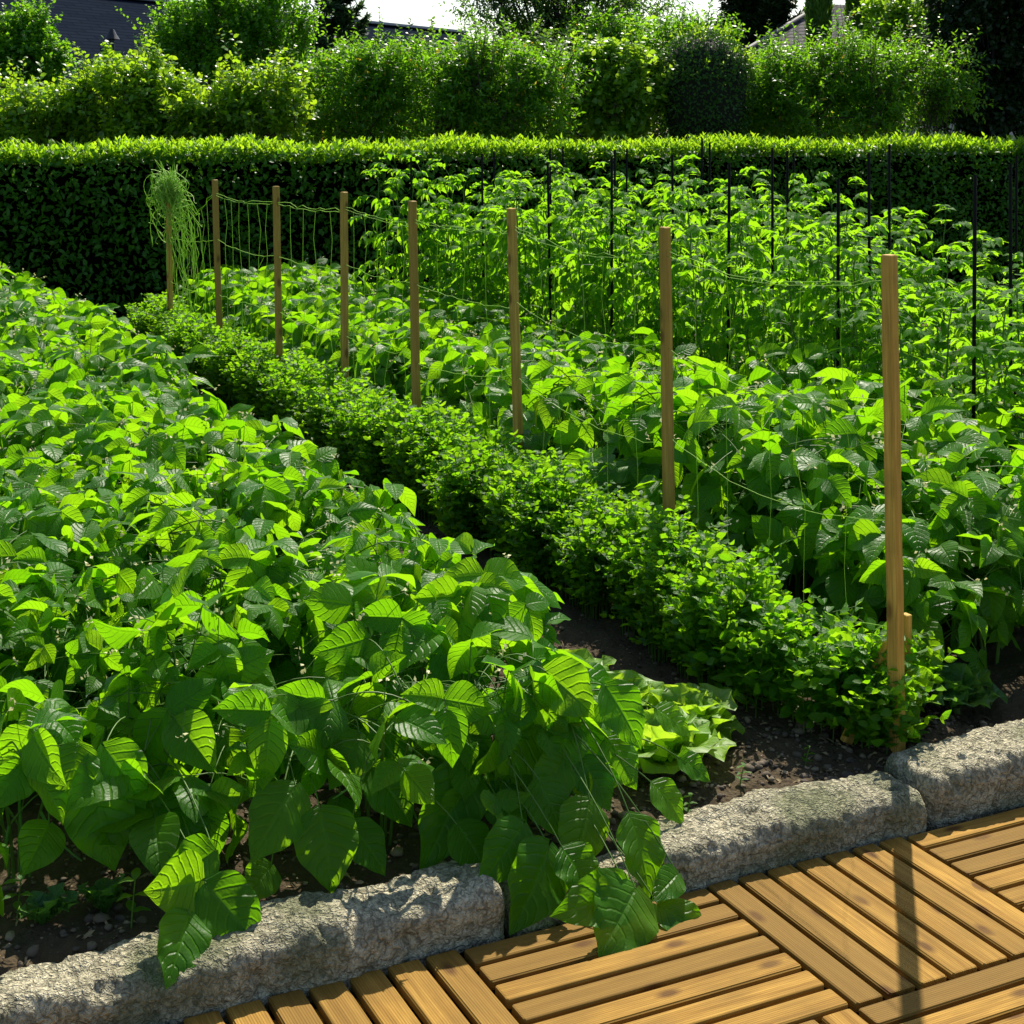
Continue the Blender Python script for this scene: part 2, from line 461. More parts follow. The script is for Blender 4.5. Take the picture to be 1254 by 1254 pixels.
# ------------------------------------------------------------------ sky, sun, camera
SUN_AZ, SUN_EL = R(11.6), R(48.5)
sc = bpy.context.scene
w = bpy.data.worlds.new('World'); sc.world = w; w.use_nodes = True
wn = w.node_tree; wn.nodes.clear()
sky = wn.nodes.new('ShaderNodeTexSky'); sky.sky_type = 'NISHITA'; sky.sun_disc = False
sky.sun_elevation = SUN_EL; sky.sun_rotation = SUN_AZ; sky.air_density = 1.0; sky.dust_density = 1.0; sky.ozone_density = 1.0
bg = wn.nodes.new('ShaderNodeBackground'); bg.inputs[1].default_value = 0.096
wo = wn.nodes.new('ShaderNodeOutputWorld')
wn.links.new(sky.outputs[0], bg.inputs[0]); wn.links.new(bg.outputs[0], wo.inputs[0])

sl = bpy.data.lights.new('sun', 'SUN'); sl.energy = 4.8; sl.angle = R(.5); sl.color = (1.0, .93, .80)
so = bpy.data.objects.new('sun', sl); C.objects.link(so)
sd = Vector((math.sin(SUN_AZ) * math.cos(SUN_EL), math.cos(SUN_AZ) * math.cos(SUN_EL), math.sin(SUN_EL)))
so.rotation_euler = sd.to_track_quat('Z', 'Y').to_euler(); so.location = sd * 60

cd = bpy.data.cameras.new('camera'); co = bpy.data.objects.new('camera', cd); C.objects.link(co)
co.location = CAM; co.rotation_euler = (R(90), 0, 0)
cd.sensor_width = 36; cd.lens = 36 * FPX / 1254; cd.shift_y = (HY - 627) / 1254
cd.clip_end = 2000
sc.camera = co
sc.view_settings.view_transform = 'Standard'; sc.view_settings.look = 'None'
sc.view_settings.exposure = 0.82; sc.view_settings.gamma = 1.0
cy = sc.cycles
cy.max_bounces = 7; cy.diffuse_bounces = 3; cy.transmission_bounces = 6; cy.glossy_bounces = 2; cy.transparent_max_bounces = 4
cy.use_denoising = True
cy.sample_clamp_indirect = 6

# ------------------------------------------------------------------ ground and soil
m = MB()
m.add([(-300, -200, -.17), (300, -200, -.17), (300, 600, -.17), (-300, 600, -.17)], [(0, 1, 2, 3)], [(0, 0), (1, 0), (1, 1), (0, 1)])
tag(m.build('ground', M['ground'], None, smooth=False), kind='structure')


def soil_z(u, v):
    p = (u * 3.1, v * 3.1, 0.0)
    return -.03 + .022 * mnoise.noise(p) + .018 * mnoise.noise((u * 9, v * 9, 3)) + .014 * mnoise.noise((u * 27, v * 27, 7)) + .008 * mnoise.noise((u * 55, v * 55, 1))


us = np.concatenate([np.arange(-4.2, -2.6, .12), np.arange(-2.6, .6, .022), np.arange(.6, 7, .12)])
vs_ = np.concatenate([[-.135, -.13], np.arange(-.125, 2.2, .022), np.arange(2.2, 10.6, .12)])
vv, uu = np.meshgrid(vs_, us, indexing='ij')
zz = np.array([soil_z(a, b) for a, b in zip(uu.ravel(), vv.ravel())]).reshape(uu.shape)
zz[0] = -.165
pts = O + uu[..., None] * U + vv[..., None] * V + zz[..., None] * Z
nu, nv = len(us), len(vs_)
i = np.arange(nv - 1)[:, None] * nu; j = np.arange(nu - 1)[None]
q = np.stack([i + j, i + j + 1, i + nu + j + 1, i + nu + j], -1).reshape(-1, 4)
m = MB(); m.add(pts.reshape(-1, 3), q, np.stack([uu, vv], -1).reshape(-1, 2))
tag(m.build('soil', M['soil']), kind='structure')

# pebbles and crumbs lying on the soil (nobody could count them)
def blob(mb, c, r, squash=.6, seed=0):
    nA, nB = 7, 5
    a = np.linspace(0, 2 * math.pi, nA, endpoint=False); b = np.linspace(.12, math.pi - .12, nB)
    A_, B_ = np.meshgrid(a, b)
    rr = r * (1 + RNG.uniform(-.22, .22, A_.shape))
    ax = RNG.uniform(.7, 1.4, 2)
    ro = RNG.uniform(0, 6.28)
    x = rr * np.sin(B_) * np.cos(A_) * ax[0]; y = rr * np.sin(B_) * np.sin(A_) * ax[1]; z = rr * np.cos(B_) * squash
    xx = x * math.cos(ro) - y * math.sin(ro); yy = x * math.sin(ro) + y * math.cos(ro)
    P_ = np.stack([xx + c[0], yy + c[1], z + c[2]], -1).reshape(-1, 3)
    ii = np.arange(nB - 1)[:, None] * nA; jj = np.arange(nA)[None]; kk = (jj + 1) % nA
    f = np.stack([ii + jj, ii + nA + jj, ii + nA + kk, ii + kk], -1).reshape(-1, 4)
    f2 = [[0, 1, 2, 3], [0, 3, 4, 6], [4, 5, 6, 6][:4]]
    top = [(0, 1, 2, 3), (0, 3, 4, 5), (0, 5, 6, 0)]
    mb.add(P_, np.concatenate([f, np.array([(0, 1, 2, 3), (3, 4, 5, 0)])]), np.zeros((len(P_), 2)))


def pebble_mat():
    m_, nt = nmat('pebbles'); out = N(nt, 'ShaderNodeOutputMaterial')
    geo = N(nt, 'ShaderNodeNewGeometry')
    cr = N(nt, 'ShaderNodeValToRGB'); L_(nt, geo.outputs['Random Per Island'], cr.inputs[0])
    e = cr.color_ramp.elements; e[0].color = (.05, .036, .024, 1); e[1].color = (.26, .20, .12, 1)
    k = cr.color_ramp.elements.new(.45); k.color = (.09, .065, .04, 1)
    k = cr.color_ramp.elements.new(.75); k.color = (.12, .09, .055, 1)
    pr = N(nt, 'ShaderNodeBsdfPrincipled', i_Roughness=.85); L_(nt, cr.outputs[0], pr.inputs['Base Color']); L_(nt, pr.outputs[0], out.inputs[0])
    return m_


m = MB()
for k in range(3600):
    if k < 900: u_, v_ = random.uniform(-2.6, -1.3), random.uniform(-.13, .5)
    elif k < 3200: u_, v_ = random.uniform(-1.2, .35), abs(random.gauss(0, .45)) - .12
    else: u_, v_ = random.uniform(-.9, -.1), random.uniform(.3, 3)
    r_ = min(.022, random.lognormvariate(-5.55, .6))
    blob(m, G(u_, v_, soil_z(u_, v_) + r_ * .2), r_, random.uniform(.45, .8))
tag(m.build('gravel', pebble_mat()), 'small pebbles and crumbs strewn over the dark soil behind the kerb', 'gravel', kind='stuff')

m = MB()
nL = 900
lu = RNG.uniform(-2.6, .5, nL); lv_ = np.abs(RNG.normal(0, .5, nL)) - .11
lp = np.array([G(a, b, soil_z(a, b) + .004) for a, b in zip(lu, lv_)])
m.leaves(lp, RNG.normal(0, 1, (nL, 3)) * [1, 1, .15], RNG.normal(0, .3, (nL, 3)) + Z, RNG.uniform(.008, .045, nL), RNG.uniform(.002, .012, nL), droop=.8, fold=.5, ruf=.05, prof=OVAL, ns=3, nt=5)
tag(m.build('litter', plain('dry_litter', (.34, .25, .12), .9, .6, scale=30)), 'dry straw and leaf scraps scattered on the soil', 'litter', kind='stuff')

# ------------------------------------------------------------------ kerb stones
def kerb(u0, u1, v0, v1, zt, label, seed):
    ln = u1 - u0; dv = v1 - v0; zb = -.16
    step = .0075
    nl = int(ln / step); 
    prof = []
    rr = .045
    w_, h_ = dv, zt - zb
    cor = [(rr, rr), (w_ - rr, rr), (w_ - rr, h_ - rr), (rr, h_ - rr)]
    def seg(a, b):
        n_ = max(2, int(math.dist(a, b) / step)); return [(a[0] + (b[0] - a[0]) * t / n_, a[1] + (b[1] - a[1]) * t / n_) for t in range(n_)]
    def arc(c, a0):
        return [(c[0] + rr * math.cos(a0 + t / 6 * math.pi / 2), c[1] + rr * math.sin(a0 + t / 6 * math.pi / 2)) for t in range(6)]
    prof += seg((rr, 0), (w_ - rr, 0)) + arc(cor[1], -math.pi / 2) + seg((w_, rr), (w_, h_ - rr)) + arc(cor[2], 0) + seg((w_ - rr, h_), (rr, h_)) + arc(cor[3], math.pi / 2) + seg((0, h_ - rr), (0, rr)) + arc(cor[0], math.pi)
    prof = np.array(prof); cen = np.array([w_ / 2, h_ / 2]); npf = len(prof)
    vs, uv = [], []
    R_ = .03
    for k in range(nl + 1):
        x = ln * k / nl
        e = min(x, ln - x)
        inset = R_ - math.sqrt(max(0, R_ * R_ - (R_ - e) ** 2)) if e < R_ else 0
        s = 1 - inset / (h_ / 2) * .8
        for (a, b) in prof:
            a2, b2 = cen + (np.array([a, b]) - cen) * s
            nd = unit(np.array([a, b]) - cen)
            p = Vector((x + seed * 3.7, a2, b2))
            big = mnoise.noise(p * 2.6) * .024 + mnoise.noise(p * 7) * .013 + mnoise.noise(p * 18) * .006
            vd = mnoise.voronoi(p * 62 + Vector((1, 1, 1)) * (mnoise.noise(p * 30) * .8))[0][0]
            fine = (.45 - vd) * .009 + mnoise.noise(p * 40) * .005 + max(0, mnoise.noise(p * 24) - .18) * -.03
            dd = big + fine
            vs.append((x, a2 + nd[0] * dd, b2 + nd[1] * dd + mnoise.noise(Vector((x * 1.7 + seed, 0, 0))) * .008)); uv.append((x, a))
    nn = nl + 1
    cap0 = len(vs); vs.append((0, w_ / 2, h_ / 2)); vs.append((ln, w_ / 2, h_ / 2)); uv += [(0, 0), (0, 0)]
    fs = []
    for k in range(nl):
        for t in range(npf):
            t2 = (t + 1) % npf
            fs.append((k * npf + t, k * npf + t2, (k + 1) * npf + t2, (k + 1) * npf + t))
    for t in range(0, npf - 1, 2):
        fs.append((cap0, (t + 2) % npf, t + 1, t)); b_ = nl * npf
        fs.append((cap0 + 1, b_ + t, b_ + t + 1, b_ + (t + 2) % npf))
    vs = np.array(vs)
    mb = MB(); mb.add(vs, fs, uv)
    o = mb.build('kerb_stone', M['stone'])
    o.location = G(u0, v0, zb); o.rotation_euler = (0, 0, TH)
    tag(o, label, 'kerb stone', 'rough kerb stones along the front of the bed')
    return o


kerb(-2.52, -1.335, -.29, -.095, .0, 'long grey rough kerb stone under the bean leaves at the deck corner', 1)
kerb(-1.315, -.945, -.285, -.10, -.045, 'short low kerb stone almost hidden behind hanging bean leaves', 5)
kerb(-.925, -.135, -.295, -.095, -.008, 'sunlit pitted kerb stone crossed by the shadow of the nearest stake', 2)
kerb(-.11, .75, -.275, -.06, .012, 'kerb stone at the right edge, past the joint beside the nearest stake', 3)
kerb(-3.6, -2.54, -.29, -.09, .0, 'kerb stone next along to the left of the long grey one', 4)
kerb(.78, 1.8, -.27, -.06, .01, 'kerb stone farthest along the bed to the right', 6)

# ------------------------------------------------------------------ deck tiles
UE = [-3.33, -2.705, -2.08, -1.455, -.824, -.222, .40, 1.02, 1.64]
VE = [-.295, -.855, -1.415, -1.975]
labels = {(3, 0): 'deck tile beside the short low kerb stone, bean leaves hanging over it', (2, 0): 'dark shaded deck tile with slats pointing at the long grey kerb stone',
          (4, 0): 'deck tile with knotty slats running from the sunlit kerb stone, crossed by the stake shadow', (5, 0): 'deck tile against the right-hand kerb stone, slats parallel to the kerb',
          (4, 1): 'deck tile with slats along the kerb direction, just in front of the knotty one', (3, 1): 'deck tile showing only slat ends below the leaf-shadowed tile',
          (5, 1): 'deck tile at the bottom right corner with slats pointing away', (2, 1): 'deck tile in front of the dark shaded one'}
od = ['first', 'second', 'third', 'fourth', 'fifth', 'sixth', 'seventh', 'eighth', 'ninth', 'tenth', 'eleventh', 'twelfth', 'thirteenth']
for a in range(len(UE) - 1):
    for b in range(len(VE) - 1):
        u0, u1, v1, v0 = UE[a] + .003, UE[a + 1] - .003, VE[b] - .003, VE[b + 1] + .003
        along_v = (a + b) % 2 == 0
        c0 = G((u0 + u1) / 2, (v0 + v1) / 2, -.165)
        t_ = thing('deck_tile', labels.get((a, b), f'wooden deck tile, {od[b]} row out from the kerb and {od[a]} from the left end'), 'deck tile', c0, TH, 'wooden deck tiles laid in a parquet')
        hu, hv = (u1 - u0) / 2, (v1 - v0) / 2
        n_ = 7
        if along_v:
            pt = 2 * hu / n_; wd = pt - .015
            for k in range(n_):
                x = -hu + pt * (k + .5)
                s = MB(); s.prism((x, -hv, .054), (x, hv, .054), wd, .022, ch=.0035)
                s.build('slat', M['deck'], t_, smooth=False)
            s = MB()
            for y in (-hv * .75, 0, hv * .75): s.prism((-hu, y, .028), (hu, y, .028), .05, .028)
        else:
            pt = 2 * hv / n_; wd = pt - .015
            for k in range(n_):
                y = -hv + pt * (k + .5)
                s = MB(); s.prism((-hu, y, .054), (hu, y, .054), wd, .022, ch=.0035)
                s.build('slat', M['deck'], t_, smooth=False)
            s = MB()
            for x in (-hu * .75, 0, hu * .75): s.prism((x, -hv, .028), (x, hv, .028), .05, .028)
        s.build('underframe', M['deck'], t_, smooth=False)

# ------------------------------------------------------------------ stakes
# distance along the view from the height of each top; nearest first
tops = [(1089, 312, 1099), (814, 278, 821), (626, 255, 638), (505, 246, 512), (421, 235, 423), (338, 228, 343.5), (263, 220, 271), (206, 214, 209.5)]
SH = 1.344
stake_tops, stake_base = [], []
for k, (tx, ty, bx) in enumerate(tops):
    d = FPX * (CAMZ - SH) / (ty - HY)
    if k == 7: d = 11.5
    tp = at_d(tx, ty, d); tp[2] = SH if k < 7 else 1.25
    bx_full = bx
    bp = np.array([(bx_full - 627) / FPX * d, d, -.05])
    # keep the lean but put the foot on the soil
    lean = (tp - bp)
    stake_tops.append(tp); stake_base.append(bp)
    t_lab = ['thick pale wooden stake nearest the kerb, its foot bare in the soil'] + [f'{od[n]} wooden stake along the pea row counting from the kerb' for n in range(1, 7)] + ['last wooden stake at the hedge end with bunched green netting on top']
    mb = MB(); mb.prism((0, 0, 0), tp - bp, .034 + (.004 if k == 0 else 0), .034, up=unit(U + .25 * V), ch=.003, seg=12, wob=.0012, taper=.96)
    o = mb.build('wooden_stake', M['stake'], None, smooth=False); o.location = bp
    tag(o, t_lab[k], 'stake', 'wooden stakes along the pea row')

# short board and leaning cane behind the nearest stake
p0 = at_v(1112, 800, .12); p1 = at_v(1110, 752, .12)
mb = MB(); mb.prism((0, 0, 0), (0.0, 0, p1[2] + .05), .028, .02, up=unit(U), ch=.002, seg=4, wob=.001)
o = mb.build('short_stake', M['stake'], None, smooth=False); o.location = (p1[0], p1[1], -.05)
tag(o, 'short wooden peg standing close behind the nearest tall stake', 'peg')
a0 = at_v(1058, 838, .06); a1 = at_v(1092, 782, .08)
a0[2] = max(a0[2], .0)
ft = G(np.dot(a1 - O, U) - .13, .12, -.04)
mb = MB(); mb.prism((0, 0, 0), a1 - ft, .034, .022, up=unit(-V), ch=.003, seg=4, wob=.002)
o = mb.build('leaning_stick', M['stake'], None, smooth=False); o.location = ft
tag(o, 'thick brown stick leaning against the nearest stake among pea leaves', 'stick')

# ------------------------------------------------------------------ netting
net = thing('pea_netting', 'green string netting tied along the wooden stakes', 'netting', G(0, 0, 0))
NO = np.array(net.location)
levels = [.93, .70, .46, .24]
for k in range(7):
    A_, B_ = stake_tops[k], stake_tops[k + 1]
    a0, b0 = stake_base[k], stake_base[k + 1]
    near = k < 3
    rad = .0009 if k < 2 else (.0012 if k < 4 else .0017)
    mb = MB()
    rows = []
    lv = levels if k >= 2 else levels + [.1]
    nseg = 16
    for li, h in enumerate(lv):
        pa = a0 + (A_ - a0) * (h + random.uniform(-.02, .02)) ; pb = b0 + (B_ - b0) * (h + random.uniform(-.02, .02))
        if k == 6 and li == 0: pb = b0 + (B_ - b0) * .72
        sag = random.uniform(.012, .04) if k > 1 else random.uniform(.05, .09)
        t = np.linspace(0, 1, nseg)[:, None]
        line = pa + (pb - pa) * t - Z * (sag * 4 * t * (1 - t)) + RNG.normal(0, .004, (nseg, 3))
        line[0], line[-1] = pa, pb
        rows.append(line); mb.tube(line, rad, sides=4)
        if li == 0:
            mb.tube(line + Z * .012 + RNG.normal(0, .004, (nseg, 3)), rad, sides=4)
    L2 = np.linalg.norm(B_ - A_)
    nv_ = max(4, int(L2 / (.17 if k > 2 else .21)))
    for q_ in range(1, nv_):
        t = q_ / nv_ + random.uniform(-.02, .02)
        pts = []
        for line in rows:
            x = t * (nseg - 1); i0 = int(x); f = x - i0
            pts.append(line[i0] * (1 - f) + line[min(i0 + 1, nseg - 1)] * f)
        end = pts[-1].copy(); end[2] = random.uniform(.05, .2); end[:2] += RNG.normal(0, .03, 2); pts.append(end)
        dense = [pts[0]]
        for a_, b_ in zip(pts[:-1], pts[1:]):
            mid = (a_ + b_) / 2 + RNG.normal(0, .010, 3)
            dense += [mid, b_]
        mb.tube(dense, rad * .8, sides=4)
    # a loose end crossing the bay here and there
    if k in (4, 5, 6):
        p_ = rows[1][3]; q2 = rows[-1][9]
        mb.tube(bez(p_, (p_ + q2) / 2 + RNG.normal(0, .1, 3), q2, 10), rad * .8, sides=4)
    mb.build('net_panel', M['net'], net, origin=NO)
mb = MB(); tp = stake_tops[7]
def spline(P, n):
    P = np.asarray(P); x = np.linspace(0, len(P) - 1.001, n); i0 = x.astype(int); f = (x - i0)[:, None]
    P0 = P[np.maximum(i0 - 1, 0)]; P1 = P[i0]; P2 = P[np.minimum(i0 + 1, len(P) - 1)]; P3 = P[np.minimum(i0 + 2, len(P) - 1)]
    return .5 * (2 * P1 + (P2 - P0) * f + (2 * P0 - 5 * P1 + 4 * P2 - P3) * f ** 2 + (3 * P1 - P0 - 3 * P2 + P3) * f ** 3)


for k in range(85):      # tangle wound round the top of the stake
    cp = tp + np.array([.005, 0, -.02]) + RNG.normal(0, 1, (6, 3)) * [.048, .040, .056]
    mb.tube(spline(cp, 22), .0026, sides=4)
for k in range(46):      # loose ends hanging out of it
    s0 = tp + RNG.normal(0, .04, 3)
    e0 = tp + np.array([random.gauss(.03, .10), random.gauss(0, .05), -random.uniform(.06, .42)])
    cp = [s0, s0 + RNG.normal(0, .06, 3) + [0, 0, .05], (s0 + e0) / 2 + RNG.normal(0, .06, 3), e0 + RNG.normal(0, .03, 3), e0]
    mb.tube(spline(cp, 18), .0024, sides=4)
for k in range(26):
    s0 = tp + np.array([random.uniform(-.03, .14), random.gauss(0, .05), random.uniform(-.15, .02)])
    e0 = s0 + np.array([random.uniform(-.02, .16), random.gauss(0, .05), -random.uniform(.4, 1.0)])
    e0[2] = max(e0[2], .25)
    ptsb = bez(s0, (s0 + e0) / 2 + np.array([random.gauss(.04, .08), 0, random.gauss(0, .05)]), e0, 12); ptsb[1:-1] += RNG.normal(0, .010, (10, 3))
    mb.tube(ptsb, .0026, sides=4)
for k in range(8):
    a = random.uniform(0, 6.28); c = tp + np.array([random.uniform(-.12, .1), random.gauss(0, .04), random.uniform(-.35, 0)])
    th = np.linspace(0, random.uniform(3.5, 6), 14); r_ = random.uniform(.03, .09)
    mb.tube(np.stack([c[0] + r_ * np.cos(th), c[1] + .03 * np.sin(2 * th), c[2] + r_ * 1.3 * np.sin(th)], -1), .0026, sides=4)
mb.build('net_bunch', M['net'], net, origin=NO)

# ------------------------------------------------------------------ bean plants
def trifol(acc, p, f, n, size, jit=.38):
    """three leaflets at p: terminal along f, laterals to both sides"""
    f = unit(f); n = unit(n - f * np.dot(n, f)); s = np.cross(f, n)
    for k, ang in ((0, 0.0), (1, R(random.uniform(68, 95))), (2, -R(random.uniform(68, 95)))):
        d = f * math.cos(ang) + s * math.sin(ang)
        nn = n + RNG.normal(0, jit, 3)
        d = d + n * random.gauss(-.15, .2)
        sz = size * (1.0 if k == 0 else random.uniform(.82, .97))
        b = p + (f * .22 * size if k == 0 else d * .035 * size)
        acc.append((b, d, nn, sz, sz * random.uniform(.68, .84), random.uniform(.2, .95), random.choice([-1, 1, 1]) * random.uniform(.05, .55), random.uniform(.015, .06)))


def flush(mb, acc, prof=BEAN, **kw):
    if not acc: return
    a = list(zip(*acc))
    mb.leaves(np.array(a[0]), np.array(a[1]), np.array(a[2]), np.array(a[3]), np.array(a[4]), np.array(a[5]), np.array(a[6]), np.array(a[7]), prof=prof, **kw)


def bean_meshes(seed, ntri=30, h=.56, rad=.27, size=.135, facing=None, heroes=(), nsnt=(7, 9), lean=(0, 0)):
    """foliage, stems, flowers for one bush bean, around its own foot"""
    random.seed(seed)
    acc, st, fl, pd = [], MB(), MB(), MB()
    nfl = 0
    nst = 4
    stems = []
    for k in range(nst):
        a = 6.283 * k / nst + random.uniform(-.5, .5)
        top = np.array([math.cos(a) * rad * .45 + lean[0] * .5, math.sin(a) * rad * .45 + lean[1] * .5, h * random.uniform(.68, .85)])
        c = bez((math.cos(a) * .02, math.sin(a) * .02, -.06), (math.cos(a) * .03, math.sin(a) * .03, h * .4), top, 9)
        stems.append(c); st.tube(c, .0045, .0025, sides=6)
    for k in range(ntri):
        q = (k + .5) / ntri
        a = k * 2.39996 + random.uniform(-.4, .4)
        if facing is not None and random.random() < facing[1]:
            a = facing[0] + random.gauss(0, .8)
        # most of the leaves in the outer shell of a dome, some hanging at the skirt
        el = math.asin(min(1, q ** .75)) if random.random() < .75 else random.uniform(0, .6)
        rr = rad * random.uniform(.72, 1.08)
        p = np.array([math.cos(a) * math.cos(el) * rr + lean[0] * math.sin(el), math.sin(a) * math.cos(el) * rr + lean[1] * math.sin(el), h * (.30 + .70 * math.sin(el)) * random.uniform(.88, 1.05)])
        p[2] = max(p[2], .10)
        out = np.array([math.cos(a), math.sin(a), 0])
        steep = R(random.uniform(-12, 42)) + (1 - math.sin(el)) * R(34)
        f = out * math.cos(steep) - Z * math.sin(steep) + RNG.normal(0, .38, 3)
        n = out * math.sin(steep) + Z * math.cos(steep) + RNG.normal(0, .42, 3)
        sz = size * random.uniform(.62, 1.12)
        if random.random() < .18: sz *= .55
        trifol(acc, p, f, n, sz)
        s0 = stems[k % nst]
        b = s0[random.randint(2, 8)]
        st.tube(bez(b, (b + p) / 2 + Z * .06, p, 7), .0022, .0014, sides=4)
        st.tube(np.array([p, p + unit(f) * .22 * sz]), .0014, .0012, sides=4)
    for k in range(7):
        a = random.uniform(0, 6.28); rr = rad * random.uniform(.3, 1)
        p = np.array([math.cos(a) * rr, math.sin(a) * rr, h * random.uniform(.8, 1.1) * (1 - .25 * (rr / rad) ** 2)])
        b = stems[k % nst][8]
        st.tube(bez(b, (b + p) / 2 + Z * .04, p, 6), .0016, .001, sides=4)
        for q in range(4):
            pp = p + RNG.normal(0, .008, 3)
            fl.leaves(pp[None], RNG.normal(0, 1, (1, 3)) + [[0, 0, .6]], RNG.normal(0, 1, (1, 3)), .014, .011, prof=OVAL, ns=3, nt=3)
            nfl += 1
    for k in range(5):
        s0 = stems[k % nst][random.randint(4, 7)]
        e = s0 + np.array([random.gauss(0, .06), random.gauss(0, .06), -random.uniform(.07, .13)])
        pd.tube(bez(s0, (s0 + e) / 2 + RNG.normal(0, .02, 3), e, 7), .004, .0022, sides=5)
    lv = MB(); flush(lv, acc, ns=nsnt[0], nt=nsnt[1], heart=.07)
    hacc = []
    for (bp, tp, nrm, wid) in heroes:
        bp, tp = np.asarray(bp), np.asarray(tp); d = tp - bp; Ln = np.linalg.norm(d)
        lv.leaves(bp[None], (d + nrm * .16 * Ln)[None], np.asarray(nrm)[None], Ln * 1.04, wid, droop=.4, fold=random.uniform(.08, .22) * random.choice([-1, 1, 1]), ruf=random.uniform(.03, .055), prof=BEAN, ns=11, nt=18, heart=.07, rf=2.6)
        # petiole up and back into the plant
        b = stems[random.randint(0, nst - 1)][random.randint(4, 7)]
        c1 = bp + (b - bp) * .45 + Z * .09
        st.tube(bez(b, c1, bp, 10), .0026, .0016, sides=5)
    return lv, st, fl, pd


def bean_thing(name_label, cat, meshes, loc, rz=0, group=None):
    t_ = thing('bean_plant', name_label, cat, loc, rz, group)
    lv, st, fl, pd = meshes
    lv.build('foliage', M['bean'], t_); st.build('stems', M['stem'], t_, more=((fl, M['flower']), (pd, M['pod'])))
    return t_


GL = 'bush beans filling the wide bed beside the path'
GR = 'bush beans between the pea row and the tomatoes'
LL = 'bushy green bean plant inside the wide bed on the left of the path'
LR = 'bushy green bean plant in the bed between pea row and tomato poles'

# front row of the left bed: each built for its own place, leaves spilling over the kerb
nF = lambda a=.35, b=.0: unit(-V * 1.0 + Z * a + U * b)
HER = [  # base px, tip px, plane of base, plane of tip, width in px, normal tweak
    ((572, 938), (518, 1068), .00, -.10, 82, .25, -.1), ((650, 882), (610, 976), .04, -.04, 74, .35, .1), ((668, 822), (728, 876), .02, -.03, 72, .5, .2),
    ((742, 840), (786, 916), .00, -.06, 66, .4, .3), ((600, 962), (642, 1030), -.02, -.10, 60, .3, .2), ((672, 1036), (628, 1142), -.22, -.31, 86, .35, -.1),
    ((640, 1010), (588, 1086), -.18, -.25, 62, .3, -.3), ((722, 980), (702, 1066), -.16, -.24, 70, .35, .0), ((772, 1000), (797, 1098), -.24, -.32, 74, .4, .2),
    ((778, 1088), (736, 1168), -.37, -.46, 92, .8, .0), ((770, 1092), (680, 1120), -.36, -.41, 70, .8, -.2), ((806, 1108), (884, 1168), -.38, -.47, 56, .9, .2),
    ((392, 992), (408, 1092), -.03, -.11, 84, .3, .0), ((362, 962), (310, 1052), .0, -.08, 76, .3, -.2), ((368, 866), (298, 906), .12, .08, 66, .8, -.2),
    ((366, 866), (420, 916), .12, .06, 58, .7, .2), ((366, 868), (374, 842), .12, .16, 60, .9, .0), ((252, 1082), (322, 1164), -.14, -.22, 76, .45, .25), ((246, 1078), (180, 1092), -.14, -.17, 80, .3, -.3),
    ((262, 1042), (196, 1086), -.10, -.14, 66, .3, -.4), ((232, 1120), (206, 1206), -.18, -.30, 68, .5, .0), ((112, 962), (140, 1064), .12, .05, 86, .25, .0), ((128, 915), (178, 988), .14, .08, 66, .4, .2),
    ((96, 912), (82, 988), .14, .08, 60, .4, .0), ((448, 782), (384, 800), .30, .26, 52, .2, -.1), ((478, 884), (470, 964), .12, .06, 60, .25, .1), ((592, 864), (544, 926), .05, .0, 48, .3, -.3),
    ((832, 928), (870, 956), -.02, -.05, 36, .9, .3), ((804, 868), (846, 900), .02, -.02, 40, .9, .1), ((712, 930), (748, 992), -.04, -.10, 58, .4, .2), ((690, 930), (650, 990), -.05, -.12, 60, .35, -.2),
    ((430, 1010), (472, 1070), -.02, -.08, 56, .3, .3), ((332, 1060), (300, 1100), -.03, -.07, 50, .4, -.3), ((30, 935), (-10, 990), .14, .09, 60, .4, -.2), ((60, 1010), (30, 1070), .14, .08, 60, .3, -.1),
    ((210, 985), (250, 1060), .10, .03, 70, .3, .1), ((830, 1070), (800, 1102), -.34, -.39, 40, .9, .1), ((455, 940), (505, 1010), .05, -.02, 66, .25, .2),
    ((505, 860), (548, 930), .06, .0, 62, .5, .2), ((560, 850), (520, 905), .08, .03, 58, .7, -.2), ((610, 850), (648, 905), .06, .01, 60, .6, .2), ((700, 885), (672, 950), .0, -.06, 60, .5, -.2), ((800, 960), (838, 1010), -.12, -.17, 48, .7, .3), ((690, 1040), (728, 1100), -.24, -.31, 64, .5, .2), ((440, 900), (405, 965), .08, .03, 60, .4, -.2), ((560, 1010), (600, 1075), -.10, -.17, 60, .4, .2),
    ((745, 905), (780, 965), -.02, -.08, 56, .45, .1), ((660, 955), (690, 1025), -.10, -.17, 62, .35, .1)]
fronts = [(-1.06, .20), (-1.22, .12), (-1.48, .12), (-1.74, .20), (-2.02, .30), (-2.30, .30), (-2.58, .30), (-1.35, .42), (-1.88, .48), (-1.03, .52)]
flab = ['bean plant at the kerb end corner of the bed, next to the pale lettuces', 'big leaved bean plant spilling over the short kerb stone onto the deck', 'bean plant with large drooping leaf above the end of the long kerb stone',
        'bean plant hanging several veined leaves towards the middle of the long kerb stone', 'bean plant trailing one leafy stem down over the long kerb stone', 'bean plant behind the small seedlings at the left kerb corner',
        'bean plant past the seedlings at the left edge of the bed front', 'bean plant one row behind the plant spilling onto the deck', 'bean plant one row behind the plant trailing over the long kerb stone',
        'bean plant on the path side, directly behind the pale lettuces']
hsets = [[] for _ in fronts]
